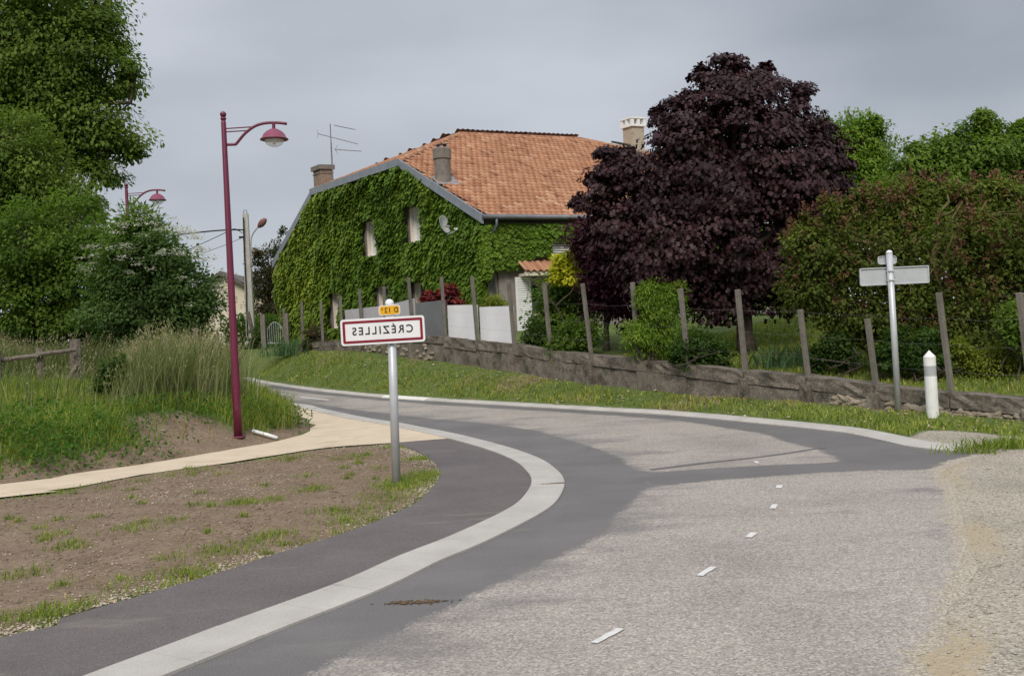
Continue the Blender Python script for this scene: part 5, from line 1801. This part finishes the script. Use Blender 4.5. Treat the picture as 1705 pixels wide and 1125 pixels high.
tree('fern_bush', 'small light green fern behind the white marker post', 'bush', place(1605, 17.4),
     lobes_px([(1600, 580, 16), (1612, 592, 14)], 17.4), L_YELG, 40, 60, .2, .08, .02, LEAF_LONG, .6, .5, .3, stems=3, tmean=.3)
tree('red_maple_bush', 'red leaved shrub behind the dark grey sheet', 'bush', place(735, 30),
     lobes_px([(718, 495, 12), (742, 487, 14), (757, 497, 10), (735, 503, 13)], 30), L_REDM, 60, 50, .20, .10, .05, LEAF_MAPLE, .6, .5, .4, stems=3)
tree('spirea_bush', 'low yellow-green shrub against the grey render of the house corner', 'bush', place(822, 30.5),
     lobes_px([(822, 505, 16), (835, 515, 14), (808, 512, 12)], 30.5), L_YELG, 40, 60, .24, .07, .03, LEAF_OVAL, .6, .3, .4, stems=3)
tree('rose_bush', 'reddish green bush by the fence left of the sign', 'bush', place(520, 35),
     lobes_px([(522, 555, 14), (528, 568, 13), (515, 572, 12)], 35), L_CONI, 40, 60, .25, .08, .03, LEAF_OVAL, .6, .3, .4, stems=3)
tree('juniper_bush', 'dark shrub at the foot of the utility pole', 'bush', place(428, 43),
     lobes_px([(432, 560, 13), (424, 578, 14), (438, 582, 12), (426, 548, 9)], 43), L_DARK, 60, 60, .3, .09, .03, LEAF_OVAL, .7, .2, .3, stems=3)
# hedges: boxes of leaves
def hedge(name, label, p0, p1, z0, z1, th, mat, n, ls):
    p0, p1 = np.array(p0, float), np.array(p1, float)
    root = thing(name, ((p0[0] + p1[0]) / 2, (p0[1] + p1[1]) / 2, z0), label, 'hedge')
    u = rng.random(n)
    d = unit(p1 - p0); nn = np.array([-d[1], d[0]])
    w = (rng.random(n) - .5) * th
    z = z0 + (z1 - z0) * rng.random(n) ** .8 + (vnoise(np.stack([u * 40, u * 0], 1), .6) - .5) * .5
    P = np.column_stack([p0 + (p1 - p0) * u[:, None] + nn * w[:, None], z])
    leaves('foliage', P, rdir(n) + UP * .2, rdir(n) + UP * .6, ls * (.6 + .7 * rng.random(n)), np.clip(rng.normal(.5, .2, n), 0, 1), mat, root)
    mb = MB()
    L = np.linalg.norm(p1 - p0)
    for k in range(int(L / 1.2) + 1):
        q = p0 + d * min(k * 1.2, L)
        mb.tube([(q[0], q[1], z0 - .3), (q[0] + .1, q[1], (z0 + z1) / 2), (q[0], q[1], z1 - .2)], [.05, .035, .012], 5)
    obj('stems', mb, M_BARK, root)
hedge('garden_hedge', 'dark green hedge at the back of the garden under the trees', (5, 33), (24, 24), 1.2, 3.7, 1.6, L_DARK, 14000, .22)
pA, pB = at(372, 530, 50), at(470, 530, 50)
hedge('side_hedge', 'green hedge closing the garden on the far right side', (23.5, 23.5), (15, 8), .4, 2.8, 1.4, L_MID, 9000, .18)
hedge('far_hedge', 'light green clipped hedge in front of the cream house', pA[:2], pB[:2], 1.0, at(420, 524, 50)[2] - .15, 1.4, L_MID, 4200, .16)
hedge('field_hedge', 'dark green hedge bottom behind the paddock fence', (-30, 31.5), (-9.8, 31), .8, 3.3, 2.0, L_DARK, 26000, .2)

def strap_plant(name, label, base, n, hgt, w, spread):
    base = np.asarray(base, float)
    r = thing(name, base, label, 'plant')
    P = base + np.column_stack([rng.normal(0, spread, n), rng.normal(0, spread, n), np.zeros(n)])
    blades('leaves', P, hgt * (.6 + .5 * rng.random(n)), np.full(n, w), rng.random(n), L_IRIS, r, .55, None, 4)
pb = place(1295, 19.8)
strap_plant('iris_clump', 'grey-green strap leaved clump on the lawn right of the maple trunk', pb, 90, .62, .045, .3)
pb = place(1265, 20.4); 
q_ = at(485, 585, 36.0)
strap_plant('day_lily_clump', 'pale strap leaved clump at the left end of the garden wall', on_ground(q_[0], 35.6), 150, .75, .06, .45)

# ------------------------------------------------------------------ grass, weeds and stone chips
def scatter(poly, n):
    poly = np.asarray(poly)
    lo, hi = poly.min(0), poly.max(0)
    P = lo + (hi - lo) * rng.random((n, 2))
    return P[inside(P, poly)]
def lift(P):
    return np.column_stack([P, H(P)])
# bank
P = np.column_stack([rng.uniform(-22, -3.0, 240000), rng.uniform(10, 33, 240000)])
P = P[inside(P, bank_poly)]
P = P[(np.abs(P[:, 0]) / P[:, 1]) < .76]
d = dist_line(P, bank_edge)
nz = vnoise(P, .55) * .6 + vnoise(P + 20, 1.7) * .4
# bare soil cut near the lamp
cut = ground_hit(310, 722)
bare = np.exp(-(((P - cut) / np.array([1.15, 1.15])) ** 2).sum(1))
dens = ss(.15, .9, d + (nz - .5) * .9) * (1 - .96 * ss(.25, .6, bare))
kp = rng.random(len(P)) < dens
P, d, nz = P[kp], d[kp], nz[kp]
tall = ss(1.3, 2.9, d + (nz - .5) * 1.6)
lowz = ss(-.36, -.42, P[:, 0] / P[:, 1]) * ss(26, 23, P[:, 1])
pick = rng.random(len(P)) < tall * (1 - .95 * lowz)
Pt, Ps = P[pick], P[~pick]
Pt = Pt[rng.random(len(Pt)) < .75]
hh = (.82 + .55 * rng.random(len(Pt))) * (.75 + .5 * vnoise(Pt, .8)) * (1 - .5 * ss(-.36, -.42, Pt[:, 0] / Pt[:, 1]) * ss(25, 22.5, Pt[:, 1]))
tt = np.clip(.30 + .65 * (vnoise(Pt, .45) - .35) + rng.normal(0, .22, len(Pt)) + .12 * (Pt[:, 0] > -8), 0, 1)
o = blades('tall_grass', lift(Pt), hh, .012 + .012 * rng.random(len(Pt)), tt, L_TALL, None, .28, 'stuff', 4)
tag(o, 'tall grass gone to seed on the left bank', 'grass')
# seed heads: short bushy plumes on some stalks
sel = rng.random(len(Pt)) < .09
Ph = lift(Pt[sel]); Ph[:, 2] += hh[sel] * .92
m = 7
PP = np.repeat(Ph, m, 0) + rng.normal(size=(len(Ph) * m, 3)) * np.array([.035, .035, .07])
o = leaves('grass_seed_heads', PP, rdir(len(PP)) * .6 + UP, rdir(len(PP)), np.full(len(PP), .055), np.clip(rng.normal(.8, .15, len(PP)), 0, 1), L_TALL, None, LEAF_LONG, 'stuff')
tag(o, 'tan seed heads of the tall grass', 'grass')
hs = (.16 + .26 * rng.random(len(Ps))) * (1 - .25 * ss(-.36, -.42, Ps[:, 0] / Ps[:, 1])) * (.6 + .8 * vnoise(Ps, .7))
o = blades('bank_grass', lift(Ps), hs, .012 + .010 * rng.random(len(Ps)), np.clip(rng.normal(.38, .2, len(Ps)), 0, 1), L_GRASS, None, .45, 'stuff', 3)
tag(o, 'lush green grass on the lower bank above the sand path', 'grass')
# broad leaved weeds
wc = np.array([ground_hit(*p) for p in [(45, 745), (130, 735), (110, 760), (190, 720), (280, 770), (85, 790), (20, 730), (215, 640), (190, 650), (330, 690), (430, 700), (250, 690), (60, 700), (480, 705)]])
wp_ = np.repeat(wc, 420, 0) + rng.normal(size=(len(wc) * 420, 2)) * .36
wp_ = wp_[inside(wp_, bank_poly)]
wz = lift(wp_); wz[:, 2] += .02 + .32 * rng.random(len(wz)) ** 1.4
m = len(wz)
o = leaves('weeds', wz, rdir(m) + UP * .2, rdir(m) * .5 + UP, .04 + .05 * rng.random(m), np.clip(rng.normal(.35, .2, m), 0, 1), L_WEED, None, LEAF_OVAL, 'stuff')
tag(o, 'dark broad leaved weeds on the lower bank', 'weeds')
# verge between far kerb and wall
P = np.column_stack([rng.uniform(-11, 9.5, 200000), rng.uniform(11, 40, 200000)])
rel = P - FA
s_, t_ = rel @ FN, rel @ FD
kx = np.interp(P[:, 1], kerb_far[::-1, 1], kerb_far[::-1, 0])
okv = (s_ > .12) & (P[:, 0] > kx) & ~inside(P, road_poly) & (t_ > -4) & (t_ < 26)
dk = np.zeros(len(P)); dk[okv] = dist_line(P[okv], kerb_far)
okv &= dk > .2
gv = np.zeros(len(P), bool); gv[okv] = inside(P[okv], gravel_poly)
okv &= ~gv
P, s_, dk = P[okv], s_[okv], dk[okv]
nz = vnoise(P, .8) * .6 + vnoise(P + 11, 2.3) * .4
w = s_ / (s_ + dk)
kp = rng.random(len(P)) < np.clip(.25 + 1.2 * nz - .5 * ss(.45, .05, w), .1, 1)
P, nz, w = P[kp], nz[kp], w[kp]
hv = (.04 + .085 * rng.random(len(P))) * (1 - .55 * ss(.35, .0, w)) * (.5 + 1.0 * vnoise(P, 1.3))
tv = np.clip(.42 + .3 * (nz - .5) + .35 * ss(.4, .0, w) * vnoise(P + 31, .9) + rng.normal(0, .2, len(P)), 0, 1)
o = blades('verge_grass', lift(P), hv, .018 + .016 * rng.random(len(P)), tv, L_GRASS, None, .6, 'stuff', 2)
tag(o, 'short grass on the verge below the garden wall', 'grass')
# garden lawn near the fence
P = np.column_stack([rng.uniform(1.5, 13, 70000), rng.uniform(10, 30, 70000)])
rel = P - FA
P = P[((rel @ FN) < -.3) & ((rel @ FN) > -7) & ((rel @ FD) < 9)]
o = blades('lawn_grass', lift(P), .05 + .07 * rng.random(len(P)), .018 + .014 * rng.random(len(P)), np.clip(rng.normal(.45, .2, len(P)), 0, 1), L_GRASS, None, .5, 'stuff', 2)
tag(o, 'short lawn grass inside the garden', 'grass')
# tufts on the bare verge
tc = [(690, 800, .32, 900), (715, 790, .25, 600), (670, 812, .3, 700), (640, 830, .3, 320), (610, 850, .3, 260), (575, 870, .25, 160), (700, 765, .25, 350), (660, 745, .25, 260), (520, 815, .22, 220), (405, 840, .22, 260),
      (455, 889, .16, 160), (360, 915, .28, 300), (345, 960, .25, 280), (120, 912, .16, 130), (130, 1018, .22, 260), (40, 953, .16, 140), (90, 890, .14, 90), (20, 1030, .2, 200), (600, 760, .3, 220), (480, 762, .3, 200),
      (120, 812, .3, 180), (85, 820, .25, 160), (330, 785, .25, 130), (300, 955, .25, 180), (250, 990, .2, 120), (430, 900, .2, 120), (80, 1035, .2, 160), (220, 880, .14, 70), (290, 870, .14, 70), (545, 850, .18, 120)]
TP = np.vstack([gp(x, y) + rng.normal(size=(max(8, n_ // 2), 2)) * sg * .6 for x, y, sg, n_ in tc])
rc_ = scatter(soil_poly, 900)
rc_ = rc_[(rc_[:, 1] > 4) & (rc_[:, 0] > -9)]
TP = np.vstack([TP, np.repeat(rc_, 22, 0) + rng.normal(size=(len(rc_) * 22, 2)) * np.repeat(.02 + .07 * rng.random(len(rc_)) ** 2, 22)[:, None]])
e_ = soil_edge[(soil_edge[:, 1] > 4)]
ed = e_[rng.integers(0, len(e_), 5200)] + rng.normal(size=(5200, 2)) * .10
ed = ed[rng.random(len(ed)) < .35 * ss(.55, .85, vnoise(ed, 1.7))]
sp = scatter(soil_poly[(np.abs(soil_poly[:, 0]) < 40)], 60000)
sp = sp[(sp[:, 1] > 4) & (sp[:, 0] > -9)]
sp = sp[rng.random(len(sp)) < .22 * ss(.55, .85, vnoise(sp, 2.6))]
TP = np.vstack([TP, TP + rng.normal(size=TP.shape) * .05, ed, sp])
TP = TP[inside(TP, soil_poly)]
o = blades('verge_tufts', lift(TP), .025 + .055 * rng.random(len(TP)), .005 + .005 * rng.random(len(TP)), np.clip(rng.normal(.32, .24, len(TP)), 0, 1), L_GRASS, None, .7, 'stuff', 3)
tag(o, 'thin grass tufts sprouting on the bare soil', 'grass')
P = gp(1682, 750) + rng.normal(size=(700, 2)) * np.array([.32, .12])
o = blades('roadside_tuft', lift(P), .06 + .14 * rng.random(len(P)), .012 + .01 * rng.random(len(P)), np.clip(rng.normal(.3, .15, len(P)), 0, 1), L_GRASS, None, .6, 'stuff', 3)
tag(o, 'green grass tuft in the gravel at the right edge', 'grass')

# stone chips
sp = scatter(soil_poly, 150000)
sp = sp[(sp[:, 1] > 4) & (sp[:, 0] > -9)]
sp = sp[rng.random(len(sp)) < .10 + .5 * ss(.5, .8, vnoise(sp, .9))]
ed = soil_edge[rng.integers(0, len(soil_edge), 20000)] + rng.normal(size=(20000, 2)) * .15
ed = ed[inside(ed, soil_poly) & (ed[:, 1] > 3.5)]
ed = ed[rng.random(len(ed)) < .25 + .75 * ss(.3, .7, vnoise(ed, .7))]
ck = np.array([ground_hit(rng.uniform(225, 400), rng.uniform(695, 752)) for _ in range(420)])
sp = np.vstack([sp[:42000], ed, ck])
o = chips('soil_stones', lift(sp) + np.array([0, 0, .004]), .006 + .010 * rng.random(len(sp)) ** 2 + .006 * (rng.random(len(sp)) < .1), M_CHIPS)
tag(o, 'pale stone chips and straw scattered over the bare soil', 'stones')
cl = scatter(soil_poly, 60000)
cl = cl[(cl[:, 1] > 4) & (cl[:, 0] > -9)][:16000]
o = chips('soil_clods', lift(cl), .010 + .022 * rng.random(len(cl)) ** 3, surf('clods', (.14, .10, .068), (.23, .168, .117), 14, .95, .5, 40), flat=.7)
tag(o, 'small brown clods of earth over the bare verge', 'soil')
gv = scatter(gravel_poly, 60000)
gv = gv[~inside(gv, road_poly) & (gv[:, 1] > 3.5) & (gv[:, 0] < gv[:, 1] * .56)]
o = chips('gravel', lift(gv) + np.array([0, 0, .004]), .004 + .009 * rng.random(len(gv)) ** 3, surf('gravel_stones', (.25, .215, .165), (.52, .47, .40), 22, .9, .3, 40))
tag(o, 'loose pale gravel along the right side of the road', 'gravel')
vg = np.column_stack([rng.uniform(-8, 9, 3000), rng.uniform(11, 34, 3000)])
rel = vg - FA
vg = vg[((rel @ FN) > .1) & ((rel @ FN) < 1.6) & (vg[:, 0] > np.interp(vg[:, 1], kerb_far[::-1, 1], kerb_far[::-1, 0]))]
o = chips('verge_stones', lift(vg) + np.array([0, 0, .02]), .015 + .035 * rng.random(len(vg)) ** 2, M_CHIPS)
tag(o, 'scattered pale stones at the foot of the garden wall', 'stones')
# dried mud on the asphalt strip and the dirt in the kerb joint
mud = gp(690, 1003) + rng.normal(size=(160, 2)) * np.array([.10, .02])
o = chips('dried_mud', np.column_stack([mud, zr(mud[:, 1]) + .006]), .006 + .008 * rng.random(len(mud)), surf('mud', (.10, .07, .04), (.16, .11, .065), 30, .95, .2))
tag(o, 'small streak of dried mud on the dark asphalt strip', 'mud')
jl = np.array([gp(886 + 53 * u, 811 - 4 * u) for u in rng.random(260)]) + rng.normal(size=(260, 2)) * .008
o = chips('joint_dirt', np.column_stack([jl, zr(jl[:, 1]) + .026]), .006 + .006 * rng.random(len(jl)), surf('joint_soil', (.13, .09, .05), (.2, .14, .08), 30, .95, .2))
tag(o, 'line of brown dirt across the kerb at the tip of the bend', 'dirt')
print('objects', len(bpy.data.objects), 'tris', sum(len(o.data.polygons) for o in bpy.data.objects if o.type == 'MESH'))
